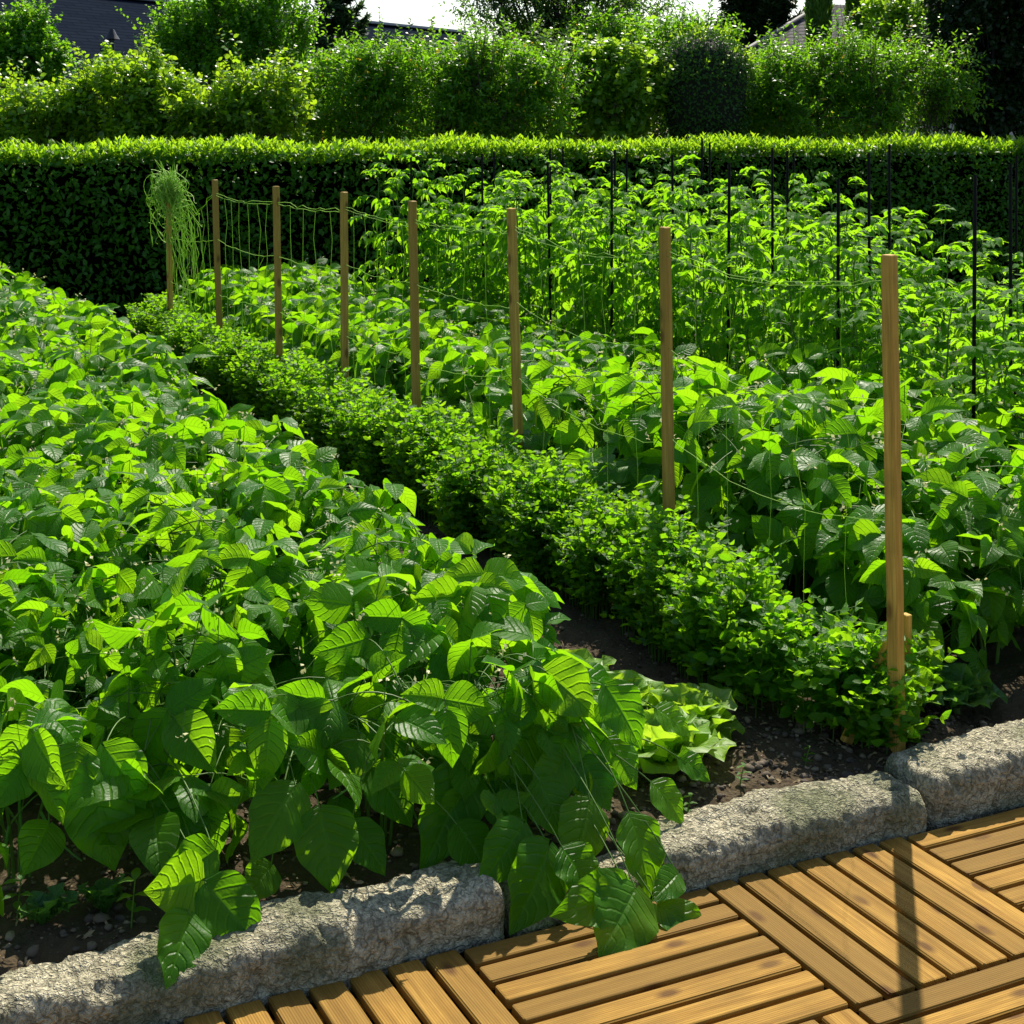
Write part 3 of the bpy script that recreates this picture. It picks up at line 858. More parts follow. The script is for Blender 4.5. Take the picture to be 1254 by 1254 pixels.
for (b, t_, vb, vt, wpx, zt, ut) in HER:
    bp, tp = at_v(*b, vb), at_v(*t_, vt)
    ub = np.dot(bp - O, U)
    k = int(np.argmin([abs(ub - f[0]) + (0.3 if i_ > 6 else 0) for i_, f in enumerate(fronts)]))
    base = G(*fronts[k], -.03)
    hsets[k].append((bp - base, tp - base, unit(-V + Z * zt + U * ut + RNG.normal(0, .08, 3)), wpx * bp[1] / FPX))
for k, (fu, fv) in enumerate(fronts):
    ms = bean_meshes(100 + k, 15 if k < 7 else 28, .42 if k < 7 else .52, .24, .145, (math.atan2(-V[1], -V[0]), .35), hsets[k], nsnt=(9, 12))
    bean_thing(flab[k], 'bean plant', ms, G(fu, fv, -.03), 0, GL)

random.seed(21)
protos = []
for k in range(8):
    ms = bean_meshes(200 + k, 38, random.uniform(.52, .6), .28, .128)
    protos.append(ms)
first = []


def place_beans(spots, label, group):
    global first
    for k, (u, v, s, rz) in enumerate(spots):
        q = random.randrange(len(protos))
        z = -.03
        if len(first) < len(protos):
            q = len(first)
            t_ = bean_thing(label, 'bean plant', protos[q], G(u, v, z), rz, group)
            t_.scale = (s, s, s); first.append(t_)
        else:
            copy_tree(first[q], G(u, v, z), rz, s, label, group)


spots = []
for v in np.arange(.42, 9.3, .29):
    for u in np.arange(-1.06, -3.2, -.27):
        uu_ = u + random.uniform(-.05, .05); vv_ = v + random.uniform(-.06, .06)
        if any(abs(uu_ - f[0]) < .17 and abs(vv_ - f[1]) < .2 for f in fronts): continue
        if v < .6 and u < -1.9: vv_ += .12
        p = pix(G(uu_, vv_, .3))
        if p[0] < -190: continue
        spots.append((uu_, vv_, random.uniform(.90, 1.10) * (.78 + .22 * min(1, max(0, (vv_ - .4) / 1.0))) * (1 + .13 * min(1, max(0, (vv_ - 4) / 4))), random.uniform(0, 6.28)))
nl_ = len(spots)
place_beans(spots, LL, GL)
spots = []
for v in np.arange(.55, 9.4, .30):
    for u in np.arange(.50, 1.5, .28):
        uu_ = u + random.uniform(-.05, .05); vv_ = v + random.uniform(-.06, .06)
        p = pix(G(uu_, vv_, .3))
        if p[0] > 1420: continue
        spots.append((uu_, vv_, random.uniform(.92, 1.08) * (1.02 + .26 * min(1, max(0, (4.5 - vv_) / 3.5))) * (1 if vv_ > .9 else .88), random.uniform(0, 6.28)))
place_beans(spots, LR, GR)
print('beans', nl_, len(spots))
# the two at the kerb end of the right bed stand apart
ms = bean_meshes(150, 26, .46, .25, .14, (math.atan2(-V[1], -V[0]), .4), nsnt=(9, 12))
bean_thing('bean plant with a spread trifoliate leaf behind the dark lettuce', 'bean plant', ms, G(.42, .38, -.03), 0, GR)
ms = bean_meshes(151, 26, .48, .26, .14, (math.atan2(-V[1], -V[0]), .4), nsnt=(9, 12))
bean_thing('shaded bean plant at the kerb end of the bed, right of the dark lettuce', 'bean plant', ms, G(.74, .42, -.03), 0, GR)

# ------------------------------------------------------------------ pea row
def pea_meshes(seed, h=.30, rad=.15, nst=18, size=.034):
    random.seed(seed)
    lv, st = MB(), MB(); acc, acc2 = [], []
    for k in range(nst):
        a = random.uniform(0, 6.28); r0 = rad * math.sqrt(random.random()) * .6; r1 = r0 + rad * random.uniform(.1, .65)
        hh = h * random.uniform(.75, 1.12) * (1 - .25 * (r1 / rad) ** 2 * .6)
        c = bez((math.cos(a) * r0, math.sin(a) * r0, -.03), (math.cos(a) * r0, math.sin(a) * r0, hh * .6), (math.cos(a + .3) * r1, math.sin(a + .3) * r1, hh), 12)
        st.tube(c, .0022, .0013, sides=4)
        nn = 10
        for q in range(2, nn + 1):
            x = q / nn * 11; i0 = min(int(x), 10); p = c[i0] + (c[i0 + 1] - c[i0]) * (x - i0)
            aa = q * 2.6 + random.uniform(-.6, .6) + a
            d = np.array([math.cos(aa), math.sin(aa), random.uniform(.1, .9)]); d = unit(d)
            sz = size * random.uniform(.75, 1.2) * (1.0 if q < nn else .75)
            s = unit(np.cross(d, Z))
            # stipules clasping the stem
            for sg in (-1, 1):
                acc.append((p, d * .5 + s * sg + Z * random.uniform(-.2, .9), Z * .6 + d * .3 + RNG.normal(0, .6, 3), sz * 1.0, sz * .72, random.uniform(-.2, .6), random.uniform(-.2, .5), .05))
            ln = sz * 1.9
            st.tube(np.array([p, p + d * ln]), .001, .0008, sides=3)
            for pr_, fr in ((0, .45), (1, .95)):
                pp = p + d * ln * fr
                for sg in (-1, 1):
                    acc.append((pp, d * .6 + s * sg * .9 + RNG.normal(0, .15, 3), Z * .45 + RNG.normal(0, .8, 3), sz, sz * .56, random.uniform(-.3, .9), random.uniform(0, .5), .04))
    flush(lv, acc, prof=OVAL, ns=3, nt=5)
    return lv, st


GP = 'low pea plants in the row under the netting'
LP = 'low feathery pea plant within the row along the wooden stakes'
pm = []
random.seed(5)
for k in range(6):
    lv, st = pea_meshes(300 + k, .36, .13, 26)
    pm.append((lv, st))
pfirst = []
pspots = []
for v in np.arange(.56, 8.6, .20):
    for u in (-.17, -.04):
        pspots.append((u + random.uniform(-.04, .04), v + random.uniform(-.05, .05) + (.1 if u > -.1 else 0), random.uniform(.82, 1.12)))
for k, (u, v, s) in enumerate(pspots):
    q = random.randrange(6)
    if len(pfirst) < 6:
        t_ = thing('pea_plant', LP, 'pea plant', G(u, v, -.02), random.uniform(0, 6), GP)
        pm[k][0].build('foliage', M['pea'], t_); pm[k][1].build('stems', M['stem'], t_); t_.scale = (s,) * 3; pfirst.append(t_)
    else:
        copy_tree(pfirst[q], G(u, v, -.02), random.uniform(0, 6.28), s, LP, GP)
for k, (u, v, s, sz, lab) in enumerate([(-.04, .24, 1.0, .046, 'bright yellow green pea plant leaning on the foot of the nearest stake'),
                                        (-.15, .44, 1.0, .044, 'pea plant at the kerb end of the row, spreading towards the path'),
                                        (.0, .05, .6, .038, 'small pea shoots round the foot of the nearest stake'),
                                        (.08, .2, .95, .044, 'pea plant just behind the nearest stake on its right')]):
    t_ = thing('pea_plant', lab, 'pea plant', G(u, v, -.03), 0, GP)
    lv, st = pea_meshes(330 + k, .30 * s, .19 * s, 16, sz)
    lv.build('foliage', M['pea'], t_); st.build('stems', M['stem'], t_)

# ------------------------------------------------------------------ lettuces
def lettuce(name, label, u, v, r, mat, nl=20, seed=1, up=.8):
    random.seed(seed)
    t_ = thing('lettuce', label, 'lettuce', G(u, v, -.035), 0, None)
    acc = []
    for k in range(nl):
        q = k / nl; a = k * 2.39996
        out = np.array([math.cos(a), math.sin(a), 0])
        el = R(30 + 54 * q)
        f = out * math.cos(el) + Z * math.sin(el); n = -out * math.sin(el) + Z * math.cos(el)
        Ln = r * random.uniform(.85, 1.1) * (1 - .25 * q)
        acc.append((out * .012 + Z * .012, f, n, Ln, Ln * random.uniform(.75, .95), random.uniform(.2, .8), random.uniform(.1, .35), random.uniform(.10, .17)))
    lv = MB(); flush(lv, acc, prof=FAN, ns=13, nt=14, rf=3.2)
    lv.build('leaves', mat, t_)
    s = MB(); s.tube(np.array([(0, 0, -.04), (0, 0, .05)]), .014, .01, sides=8); s.build('stalk', M['stem'], t_)
    return t_


lettuce('l', 'pale yellow green lettuce at the corner of the bean bed by the path', -.50, .30, .185, M['lettuce'], 22, 1)
lettuce('l', 'second pale lettuce, tucked behind the corner one under bean leaves', -.62, .46, .185, M['lettuce'], 20, 2)
lettuce('l', 'pale lettuce farthest back along the edge of the path', -.66, .70, .19, M['lettuce'], 18, 3)
lettuce('l', 'pale lettuce nearest the kerb, half covered by hanging bean leaves', -.66, .18, .20, M['lettuce'], 18, 6)
lettuce('l', 'dark frilly lettuce to the right of the nearest stake', .22, .22, .19, M['lettuce_dark'], 24, 4)
lettuce('l', 'smaller dark lettuce deeper in shade beside the pea row end', .36, .16, .15, M['lettuce_dark'], 18, 5)

# seedlings at the front left corner and by the kerb
def seedling(label, px, py, v, kind, seed, s=1.0):
    random.seed(seed)
    p = at_v(px, py, v); p[2] = -.03
    u = np.dot(p - O, U); p = G(u, v, soil_z(u, v) - .005)
    t_ = thing('seedling', label, 'seedling', p)
    acc, st = [], MB()
    if kind == 'frilly':
        for k in range(9):
            a = k * 2.4; out = np.array([math.cos(a), math.sin(a), 0]); el = R(random.uniform(40, 80))
            acc.append((Z * .005 + out * .004, out * math.cos(el) + Z * math.sin(el), -out * math.sin(el) + Z * math.cos(el), .085 * s * random.uniform(.7, 1.1), .05 * s, .5, .3, .13))
        lv = MB(); flush(lv, acc, prof=FAN, ns=9, nt=10, rf=3.5)
    else:
        c = bez((0, 0, -.02), (.004, 0, .05 * s), (.012, -.01, .11 * s), 8); st.tube(c, .0022, .0014, sides=5)
        for k in range(6):
            a = k * 2.0; out = np.array([math.cos(a), math.sin(a), .5]); b = c[3 + (k // 2) * 2]
            acc.append((b, out, Z * 1.0 - out * .3, .055 * s * random.uniform(.7, 1.1), .022 * s, .8, .2, .03))
        lv = MB(); flush(lv, acc, prof=LANCE, ns=5, nt=7)
        st.build('stem', M['stem'], t_)
    lv.build('leaves', M['lettuce_dark'] if kind == 'frilly' else M['pea'], t_)


seedling('small frilly green seedling standing in the soil nearest the left edge', 52, 1110, .05, 'frilly', 1)
seedling('frilly seedling beside the trailing bean stem at the left', 128, 1092, .07, 'frilly', 2, 1.05)
seedling('thin upright weed close behind the long kerb stone', 160, 1150, -.05, 'weed', 3)
seedling('tiny round leaved weed in the joint beside the short kerb stone', 588, 1098, -.10, 'weed', 4, .6)
seedling('tiny low weed on the bare soil behind the sunlit kerb stone', 905, 950, -.02, 'weed', 5, .5)
seedling('tiny weed between trailing bean leaf and sunlit kerb stone', 840, 985, -.06, 'weed', 6, .55)
seedling('low leafy weed in the shade at the far left of the kerb', 20, 1085, .10, 'weed', 7, .9)
seedling('small weed in the bare soil beside the pea row foot', 985, 905, .04, 'weed', 8, .5)

# ------------------------------------------------------------------ tomatoes and black poles
def tomato_meshes(seed, h=1.25):
    random.seed(seed)
    lv, st = MB(), MB(); acc = []
    for s_ in range(3):
        a = random.uniform(0, 6.28); top = h * random.uniform(.82, 1.05)
        c = bez((0, 0, -.05), (math.cos(a) * .12, math.sin(a) * .12, top * .5), (math.cos(a) * .16 + random.gauss(0, .04), math.sin(a) * .16, top), 24)
        c[1:] += RNG.normal(0, .006, (23, 3))
        st.tube(c, .007, .003, sides=6)
        nlf = 20
        for k in range(nlf):
            q = .14 + .86 * (k + 1) / nlf
            x = q * 23; i0 = min(int(x), 22); p = c[i0] + (c[i0 + 1] - c[i0]) * (x - i0)
            aa = k * 2.4 + s_ * 2 + random.uniform(-.5, .5)
            out = np.array([math.cos(aa), math.sin(aa), 0])
            ln = random.uniform(.15, .28) * (1 - .45 * max(0, q - .6) / .4)
            up = random.uniform(.1, .7) + (.8 if q > .9 else 0)
            e = p + out * ln + Z * (ln * (up - .55))
            rc = bez(p, p + out * ln * .5 + Z * ln * up * .6, e, 9)
            st.tube(rc, .002, .001, sides=4)
            for m_ in range(3, 9):
                d = unit(rc[m_] - rc[m_ - 1]); s = unit(np.cross(d, Z))
                for sg in ((-1, 1) if m_ < 8 else (0,)):
                    sz = random.uniform(.055, .105) * (1 if m_ % 2 else .6) * (1.2 if sg == 0 else 1)
                    acc.append((rc[m_], d * (.6 if sg else 1) + s * sg - Z * random.uniform(0, .5), Z + RNG.normal(0, .35, 3), sz, sz * .5, random.uniform(.3, 1.4), random.uniform(-.2, .6), .05))
    flush(lv, acc, prof=LANCE, ns=3, nt=6)
    return lv, st


tm = [tomato_meshes(400 + k) for k in range(5)]
tfirst = []
GT = 'tomato plants tied up at the black poles'
GB = 'thin black poles standing among the tomatoes'
pole_proto = None


def pole(u, v, h, lab):
    mb = MB()
    p = G(u, v, -.08)
    lx, ly = random.gauss(0, .012), random.gauss(0, .012)
    mb.tube(np.array([(0, 0, 0), (lx * .5, ly * .5, h * .5), (lx, ly, h + .06), (lx, ly, h + .08)]), 0.0085, .008, sides=8)
    for q in range(5, int(h / .04)):
        pass
    o = mb.build('garden_pole', M['pole']); o.location = p
    tag(o, lab, 'garden pole', GB)


def tomato(u, v, h, lab):
    k = len(tfirst); q = random.randrange(5); s = h / 1.25
    if k < 5:
        t_ = thing('tomato_plant', lab, 'tomato plant', G(u, v, -.02), random.uniform(0, 6), GT)
        tm[k][0].build('foliage', M['tomato'], t_); tm[k][1].build('stems', M['stem'], t_); t_.scale = (1, 1, s); tfirst.append(t_)
    else:
        copy_tree(tfirst[q], G(u, v, -.02), random.uniform(0, 6.28), (1, 1, s), lab, GT)


random.seed(9)
rows = [(1.78, [1.62, 2.55, 3.5, 4.7, 5.4, 6.6, 7.8], 'front'), (2.45, [1.35, 2.15, 3.1, 4.05, 5.0, 5.9, 6.8, 7.7], 'second'), (3.15, [1.9, 2.8, 3.8, 4.8, 5.8, 6.9, 7.9], 'third'), (3.9, [2.6, 3.6, 4.7, 5.8, 6.9], 'back')]
for (u, vs, nm) in rows:
    for k, v in enumerate(vs):
        h = {'front': 1.5, 'second': 1.53, 'third': 1.55, 'back': 1.56}[nm] + random.uniform(-.05, .05)
        pole(u + random.uniform(-.06, .06), v, h, f'{od[k]} black pole from the kerb end in the {nm} tomato row')
    lo, hi = vs[0] - .15, vs[-1] + .4
    n_ = int((hi - lo) / .35)
    for k in range(n_ + 1):
        v = lo + (hi - lo) * k / n_
        t = (v - 1.3) / 6.5
        h = float(np.interp(pix(G(u, v, 1))[0], [480, 950, 1080, 1130, 1254], [1.34, 1.28, 1.18, 1.06, .96])) * random.uniform(.82, 1.10)
        tomato(u + random.uniform(-.1, .1), v + random.uniform(-.08, .08), h, f'leafy tomato plant, {od[k] if k < 13 else str(k + 1) + "th"} from the kerb end in the {nm} tomato row' if k < 13 else f'leafy tomato plant at the hedge end of the {nm} tomato row, number {k + 1} along')
for k, (u, v, h) in enumerate([(2.1, .95, .78), (1.75, 1.05, .85), (2.7, .85, .8), (3.3, 1.3, .85), (1.95, .62, .6)]):
    tomato(u, v, h, ['low leafy tomato plant near the kerb end, behind the bean bed', 'tomato plant just in front of the first front row pole', 'low tomato plant at the kerb end of the second row', 'low tomato plant at the kerb end of the third row', 'lowest tomato plant closest to the kerb'][k])

# ------------------------------------------------------------------ hedge
hv0, hv1, hu0, hu1, hz = 9.9, 10.9, -5.0, 14.0, 1.42
hedge = thing('hedge', 'long clipped hedge across the back of the garden, sunlit on top', 'hedge', G(4, 10.4, -.05), TH)
HO = np.array(hedge.location)


def local(pw):   # world points into the hedge's own frame
    d = np.asarray(pw) - HO
    return np.stack([d @ U, d @ V, d[..., 2]], -1)


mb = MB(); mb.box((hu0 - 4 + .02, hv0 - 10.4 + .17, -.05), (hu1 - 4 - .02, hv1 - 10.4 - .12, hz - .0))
mb.build('shade_core', plain('hedge_inside', (.003, .005, .002), 1.0, .5, spec=0.0), hedge, smooth=False)  # solid near-black box, its colour stands in for the shade inside the hedge
n_ = 34000
uu_ = RNG.uniform(hu0, hu1, n_); zf = RNG.uniform(0.0, hz + .04, n_)
bump_ = .05 * np.sin(uu_ * 3.1) * np.cos(zf * 4) + .03 * np.sin(uu_ * 7.7 + zf * 5)
vv_ = hv0 + RNG.uniform(-.02, .17, n_) + bump_
P_ = np.stack([uu_ - 4, vv_ - 10.4, zf + .05], -1)
fw = RNG.normal(0, .7, (n_, 3)) + np.array([0, -.6, .15]); nr = RNG.normal(0, .5, (n_, 3)) + np.array([0, -.6, .7])
mb = MB(); mb.leaves(P_, fw, nr, RNG.uniform(.045, .085, n_), RNG.uniform(.024, .042, n_), droop=.5, fold=.25, ruf=.02, prof=OVAL, ns=3, nt=4)
n2 = 15000   # top surface, older leaves
P2 = np.stack([RNG.uniform(hu0, hu1, n2) - 4, RNG.uniform(hv0, hv1, n2) - 10.4, hz + RNG.uniform(.0, .08, n2) + .05], -1)
mb.leaves(P2, RNG.normal(0, .8, (n2, 3)) + [0, 0, .3], RNG.normal(0, .5, (n2, 3)) + [0, 0, 1], RNG.uniform(.05, .085, n2), RNG.uniform(.024, .042, n2), droop=.5, fold=.25, ruf=.02, prof=OVAL, ns=3, nt=4)
mb.build('foliage', M['hedge'], hedge)
mb = MB(); ns_ = 6500
su = RNG.uniform(hu0, hu1, ns_); sv = hv0 + .02 + np.abs(RNG.normal(0, .38, ns_)) % 1.0
lump = .05 * np.sin(su * 2.3) + .03 * np.sin(su * 6.1 + 1)
sp = np.stack([su - 4, sv - 10.4, hz + .04 + lump * .5 + RNG.uniform(-.03, .03, ns_)], -1)
sdir = unit(RNG.normal(0, .28, (ns_, 3)) + [0, -.08, 1]); slen = RNG.uniform(.06, .17, ns_)
for k in range(6):
    fr = (k + .6) / 6
    pos = sp + sdir * (slen * fr)[:, None]
    a = k * 2.4 + RNG.uniform(0, 6.28, ns_)
    sd_ = np.stack([np.cos(a), np.sin(a), np.full(ns_, .9 + .8 * fr)], -1)
    mb.leaves(pos, sd_, RNG.normal(0, .4, (ns_, 3)) + [0, 0, .8], RNG.uniform(.045, .075, ns_), RNG.uniform(.018, .030, ns_), droop=.5, fold=.3, ruf=.02, prof=LANCE, ns=3, nt=4)
mb.build('young_shoots', M['shoot'], hedge)

# ------------------------------------------------------------------ trees and shrubs beyond the hedge
def crown_leaves(mb, blobs, n_tw, tw_len, per, Ls, Ws, up=.5, inner=.5, spread=.8, droop=.5, prof=OVAL, noise_=.5, shell=1.0):
    B = np.array(blobs, float)
    vol = (B[:, 3] * B[:, 4] * B[:, 5]) ** .75
    idx = RNG.choice(len(B), n_tw, p=vol / vol.sum())
    ncl = max(14, n_tw // 22)
    cd_ = unit(RNG.normal(0, 1, (len(B), ncl, 3)))
    d = unit(cd_[idx, RNG.integers(0, ncl // 2 if len(B) > 1 else ncl, n_tw)] + RNG.normal(0, .17, (n_tw, 3)))
    r = RNG.uniform(inner, shell, n_tw) ** .7
    c = B[idx, :3]; rad = B[idx, 3:6]
    p = c + d * rad * r[:, None]
    dr = unit(d * .8 + RNG.normal(0, noise_, (n_tw, 3)) + np.array([0, 0, up]))
    ln = RNG.uniform(.5, 1.2, n_tw) * tw_len
    a1 = unit(np.cross(dr, RNG.normal(0, 1, (n_tw, 3)))); a2 = np.cross(dr, a1)
    for k in range(per):
        fr = (k + .5) / per
        pos = p + dr * (ln * fr)[:, None] - Z * (ln * fr * fr * .15)[:, None]
        ang = k * 2.4 + RNG.uniform(0, 1, n_tw)
        fw = dr * .55 + spread * (a1 * np.cos(ang)[:, None] + a2 * np.sin(ang)[:, None]) + RNG.normal(0, .2, (n_tw, 3))
        nr = RNG.normal(0, .5, (n_tw, 3)) + [0, 0, .8]
        sc_ = RNG.uniform(.7, 1.2, n_tw) * (1 - .3 * fr)
        mb.leaves(pos, fw, nr, Ls * sc_, Ws * sc_, droop=droop, fold=.2, ruf=.0, prof=prof, ns=2, nt=4)
    return p, dr, ln


def tree(name, label, cat, base, blobs, mat, bark, n_tw, tw_len, per, Ls, Ws, trunk_r=.06, n_br=14, twig_r=.0, group=None, part='foliage', shoots=True, **kw):
    """blobs are world ellipsoids (x, y, z, rx, ry, rz)"""
    base = np.array([base[0], base[1], -.2])
    t_ = thing(name, label, cat, base, 0, group)
    lb = [(b[0] - base[0], b[1] - base[1], b[2] - base[2], *b[3:]) for b in blobs]
    mb = MB(); p, dr, ln = crown_leaves(mb, lb, n_tw, tw_len, per, Ls, Ws, **kw)
    if shoots:
        kw2 = dict(kw); kw2.update(up=2.2, inner=.75, shell=1.0, noise_=.45)
        p2, d2, l2 = crown_leaves(mb, [(b[0], b[1], b[2] + b[5] * .15, b[3], b[4], b[5]) for b in lb], max(10, n_tw // 11), tw_len * 1.9, per + 7, Ls * .9, Ws * .9, **kw2)
        mb2 = MB()
        for k in range(len(p2)): mb2.tube(np.array([p2[k] - d2[k] * .2, p2[k] + d2[k] * l2[k] * .5, p2[k] + d2[k] * l2[k] - Z * l2[k] * .14]), .005, .002, sides=3)
        mb.build(part, mat, t_, more=((mb2, bark),))
    else:
        mb.build(part, mat, t_)
    B = np.array(lb); ctr = B[:, :3].mean(0)
    tb = MB()
    top = ctr + np.array([0, 0, B[:, 5].mean() * .5])
    tc = bez((0, 0, -.1), (RNG.normal(0, .06), RNG.normal(0, .06), top[2] * .5), top, 12)
    tb.tube(tc, trunk_r, trunk_r * .25, sides=8)
    tb.build('trunk', bark, t_)
    bb = MB()
    for k in range(n_br):
        s = tc[random.randint(4, 10)]
        e = p[RNG.integers(len(p))]
        bb.tube(bez(s, (s + e) / 2 + np.array([0, 0, -.1 * np.linalg.norm(e - s)]), e, 8), trunk_r * .34, trunk_r * .08, sides=5)
    if twig_r:
        for k in range(min(260, len(p))):
            bb.tube(np.array([p[k] - dr[k] * .1, p[k] + dr[k] * ln[k] * .5, p[k] + dr[k] * ln[k] - Z * ln[k] * .12]), twig_r, twig_r * .5, sides=3)
    if n_br or twig_r: bb.build('branches', bark, t_)
    return t_


def E(px, py, d, rx, ry, rd=None):
    """ellipsoid seen around (px, py) with pixel radii at distance d"""
    c = at_d(px, py, d); k = d / FPX
    return (c[0], c[1], c[2], rx * k, (rd if rd else (rx + ry) / 2) * k, ry * k)


def down(px, py0, py1, d, rx, n=3):
    return [E(px, py0 + (py1 - py0) * i_ / max(1, n - 1), d, rx, rx) for i_ in range(n)]


Y1 = dict(yellow=(.015, (.4, .3, .02), (.7, .5, .03)))
T = {}
T['fresh'] = leaf_mat('fresh_leaf', (.045, .16, .006), (.075, .21, .010), (.20, .52, .010), (.32, .62, .015), rough=.42, tfac=.5, veins=False, spec=.35)
T['golden'] = leaf_mat('golden_leaf', (.07, .20, .007), (.12, .25, .012), (.34, .62, .012), (.48, .70, .02), rough=.4, tfac=.5, veins=False)
T['olive'] = leaf_mat('olive_leaf', (.045, .15, .007), (.07, .185, .010), (.20, .50, .010), (.29, .57, .014), rough=.42, tfac=.5, veins=False, spec=.35, **Y1)
T['bright'] = leaf_mat('bright_leaf', (.07, .20, .010), (.12, .26, .018), (.34, .62, .02), (.46, .68, .03), rough=.42, tfac=.5, veins=False)
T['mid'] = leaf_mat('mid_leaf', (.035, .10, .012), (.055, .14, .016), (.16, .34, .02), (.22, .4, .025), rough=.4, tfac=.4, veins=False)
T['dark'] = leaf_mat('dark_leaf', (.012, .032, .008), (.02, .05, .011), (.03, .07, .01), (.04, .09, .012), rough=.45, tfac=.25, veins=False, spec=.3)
T['topiary'] = leaf_mat('clipped_leaf', (.02, .075, .008), (.032, .11, .010), (.08, .22, .010), (.12, .28, .015), rough=.5, tfac=.3, veins=False, spec=.3)
T['needle'] = leaf_mat('needle', (.02, .055, .015), (.03, .075, .02), (.07, .16, .03), (.1, .2, .03), rough=.5, tfac=.3, veins=False)

d = 18.5
b0 = at_d(28, 60, d)
tree('young_tree', 'small round crowned young tree at the left edge beyond the hedge', 'tree', (b0[0], b0[1]), [E(22, 62, d, 42, 36), E(48, 70, d, 28, 26), E(8, 84, d, 34, 26), E(25, 40, d, 26, 18)], T['fresh'], M['bark'], 1300, .22, 9, .075, .052, .035, 10, up=.3)
d = 16.2
for k, (px, py, rx, ry, lab, mt) in enumerate([(40, 145, 70, 22, 'golden green shrub below the young tree at the left', 'golden'), (150, 118, 48, 44, 'golden shrub with long upright shoots in front of the dark roof', 'golden'),
                                     (240, 142, 62, 26, 'low golden shrub left of centre just above the hedge', 'golden'), (325, 130, 40, 36, 'small golden shrub at the foot of the tall round bush', 'golden')]):
    b0 = at_d(px, py, d)
    tree('shrub', lab, 'shrub', (b0[0], b0[1]), [E(px, py, d, rx, ry, 60), E(px - rx * .4, py + 18, d, rx * .7, ry), E(px + rx * .4, py + 14, d - .2, rx * .6, ry * .9), E(px, py + 45, d, rx, 40, 60)], T[mt], M['bark'], 800, .30, 10, .095, .056, .03, 10, up=1.2, twig_r=.004)
d = 19
b0 = at_d(280, 60, d)
tree('tall_bush', 'tall airy bush with upright twigs in front of the dark roof', 'bush', (b0[0], b0[1]), [E(265, 45, d, 48, 46), E(330, 72, d, 48, 46), E(240, 90, d, 44, 50), E(295, 100, d, 72, 48), E(300, 10, d, 44, 34), E(345, 45, d, 40, 40), E(225, 60, d, 34, 40)], T['fresh'], M['bark'], 1700, .42, 12, .075, .050, .05, 20, up=1.4, twig_r=.006)
d = 17.2
b0 = at_d(540, 110, d)
tree('broad_shrub', 'broad olive green shrub with scattered yellow leaves in the middle beyond the hedge', 'shrub', (b0[0], b0[1]), [E(430, 120, d, 62, 48), E(520, 110, d, 72, 50), E(610, 112, d, 62, 52), E(480, 95, d, 40, 26), E(570, 92, d, 40, 26), E(655, 130, d, 44, 42), E(390, 140, d, 46, 36), E(440, 94, d, 46, 26), E(610, 86, d, 44, 26), E(670, 105, d, 34, 36), E(530, 150, d, 150, 40, 50)], T['olive'], M['bark'], 2700, .32, 11, .085, .034, .06, 26, up=.7, prof=LANCE, twig_r=.004)
d = 18.2
b0 = at_d(755, 115, d)
tree('leafy_shrub', 'bright yellow green leafy shrub left of the clipped ball', 'shrub', (b0[0], b0[1]), [E(750, 105, d, 46, 38), E(728, 85, d, 20, 26), E(775, 120, d, 38, 40), E(750, 140, d, 56, 40)], T['bright'], M['bark'], 900, .28, 9, .11, .08, .04, 12, up=.9, twig_r=.004)
d = 22.5
b0 = at_d(800, 60, d)
tree('loose_tree', 'loose light green tree rising behind the clipped ball', 'tree', (b0[0], b0[1]), [E(790, 55, d, 66, 26), E(850, 48, d, 46, 14), E(740, 45, d, 44, 24), E(800, 90, d, 80, 40)], T['fresh'], M['bark'], 1100, .36, 10, .085, .045, .06, 14, up=.6, twig_r=.006)
# dark open tree with a forked trunk
d = 24
b0 = at_d(690, 60, d)
tree('dark_tree', 'dark open branched tree against the sky in the middle', 'tree', (b0[0], b0[1]), [E(650, 10, d, 74, 42), E(720, 0, d, 70, 46), E(590, 12, d, 34, 16), E(780, 10, d, 44, 18), E(640, 60, d, 60, 36), E(700, 70, d, 60, 34), E(680, -50, d, 90, 50)], T['mid'], M['darkbark'], 2100, .42, 10, .085, .040, .16, 46, up=.3, prof=LANCE, twig_r=.010, inner=.3)
# clipped ball
d = 18.2
b0 = at_d(862, 100, d)
ball = thing('topiary', 'dense clipped dark green ball bush with a light fringe on top', 'topiary', (b0[0], b0[1], -.2))
r_ = 61 * d / FPX; cz = b0[2] + .2
n_ = 9000; dd = unit(RNG.normal(0, 1, (n_, 3)))
Pb = dd * (r_ * np.array([1, 1, 1.02])) * RNG.uniform(.94, 1.01, n_)[:, None] * (1 + .02 * np.sin(dd[:, :1] * 9) * np.cos(dd[:, 2:] * 8)) + [0, 0, cz]
Pb[:, 2] = np.where(Pb[:, 2] < cz, cz + (Pb[:, 2] - cz) * 1.9, Pb[:, 2])
mb = MB(); mb.leaves(Pb, dd * .5 + RNG.normal(0, .6, (n_, 3)), dd + RNG.normal(0, .4, (n_, 3)), RNG.uniform(.03, .055, n_), RNG.uniform(.016, .028, n_), droop=.3, fold=.2, ruf=0, prof=OVAL, ns=2, nt=4)
tmb = mb
mb = MB(); n_ = 110; dd = unit(RNG.normal(0, 1, (n_, 3)) * [1, 1, .5] + [0, 0, .9]); Pb = dd * r_ * 1.0 + [0, 0, cz]
for k in range(4):
    mb.leaves(Pb + dd * .03 * k, dd + RNG.normal(0, .5, (n_, 3)), RNG.normal(0, 1, (n_, 3)), .045, .02, prof=LANCE, ns=2, nt=4)
tmb.build('foliage', T['topiary'], ball, more=((mb, T['golden']),))
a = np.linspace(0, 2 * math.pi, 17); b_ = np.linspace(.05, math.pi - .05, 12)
A2, B2 = np.meshgrid(a, b_)
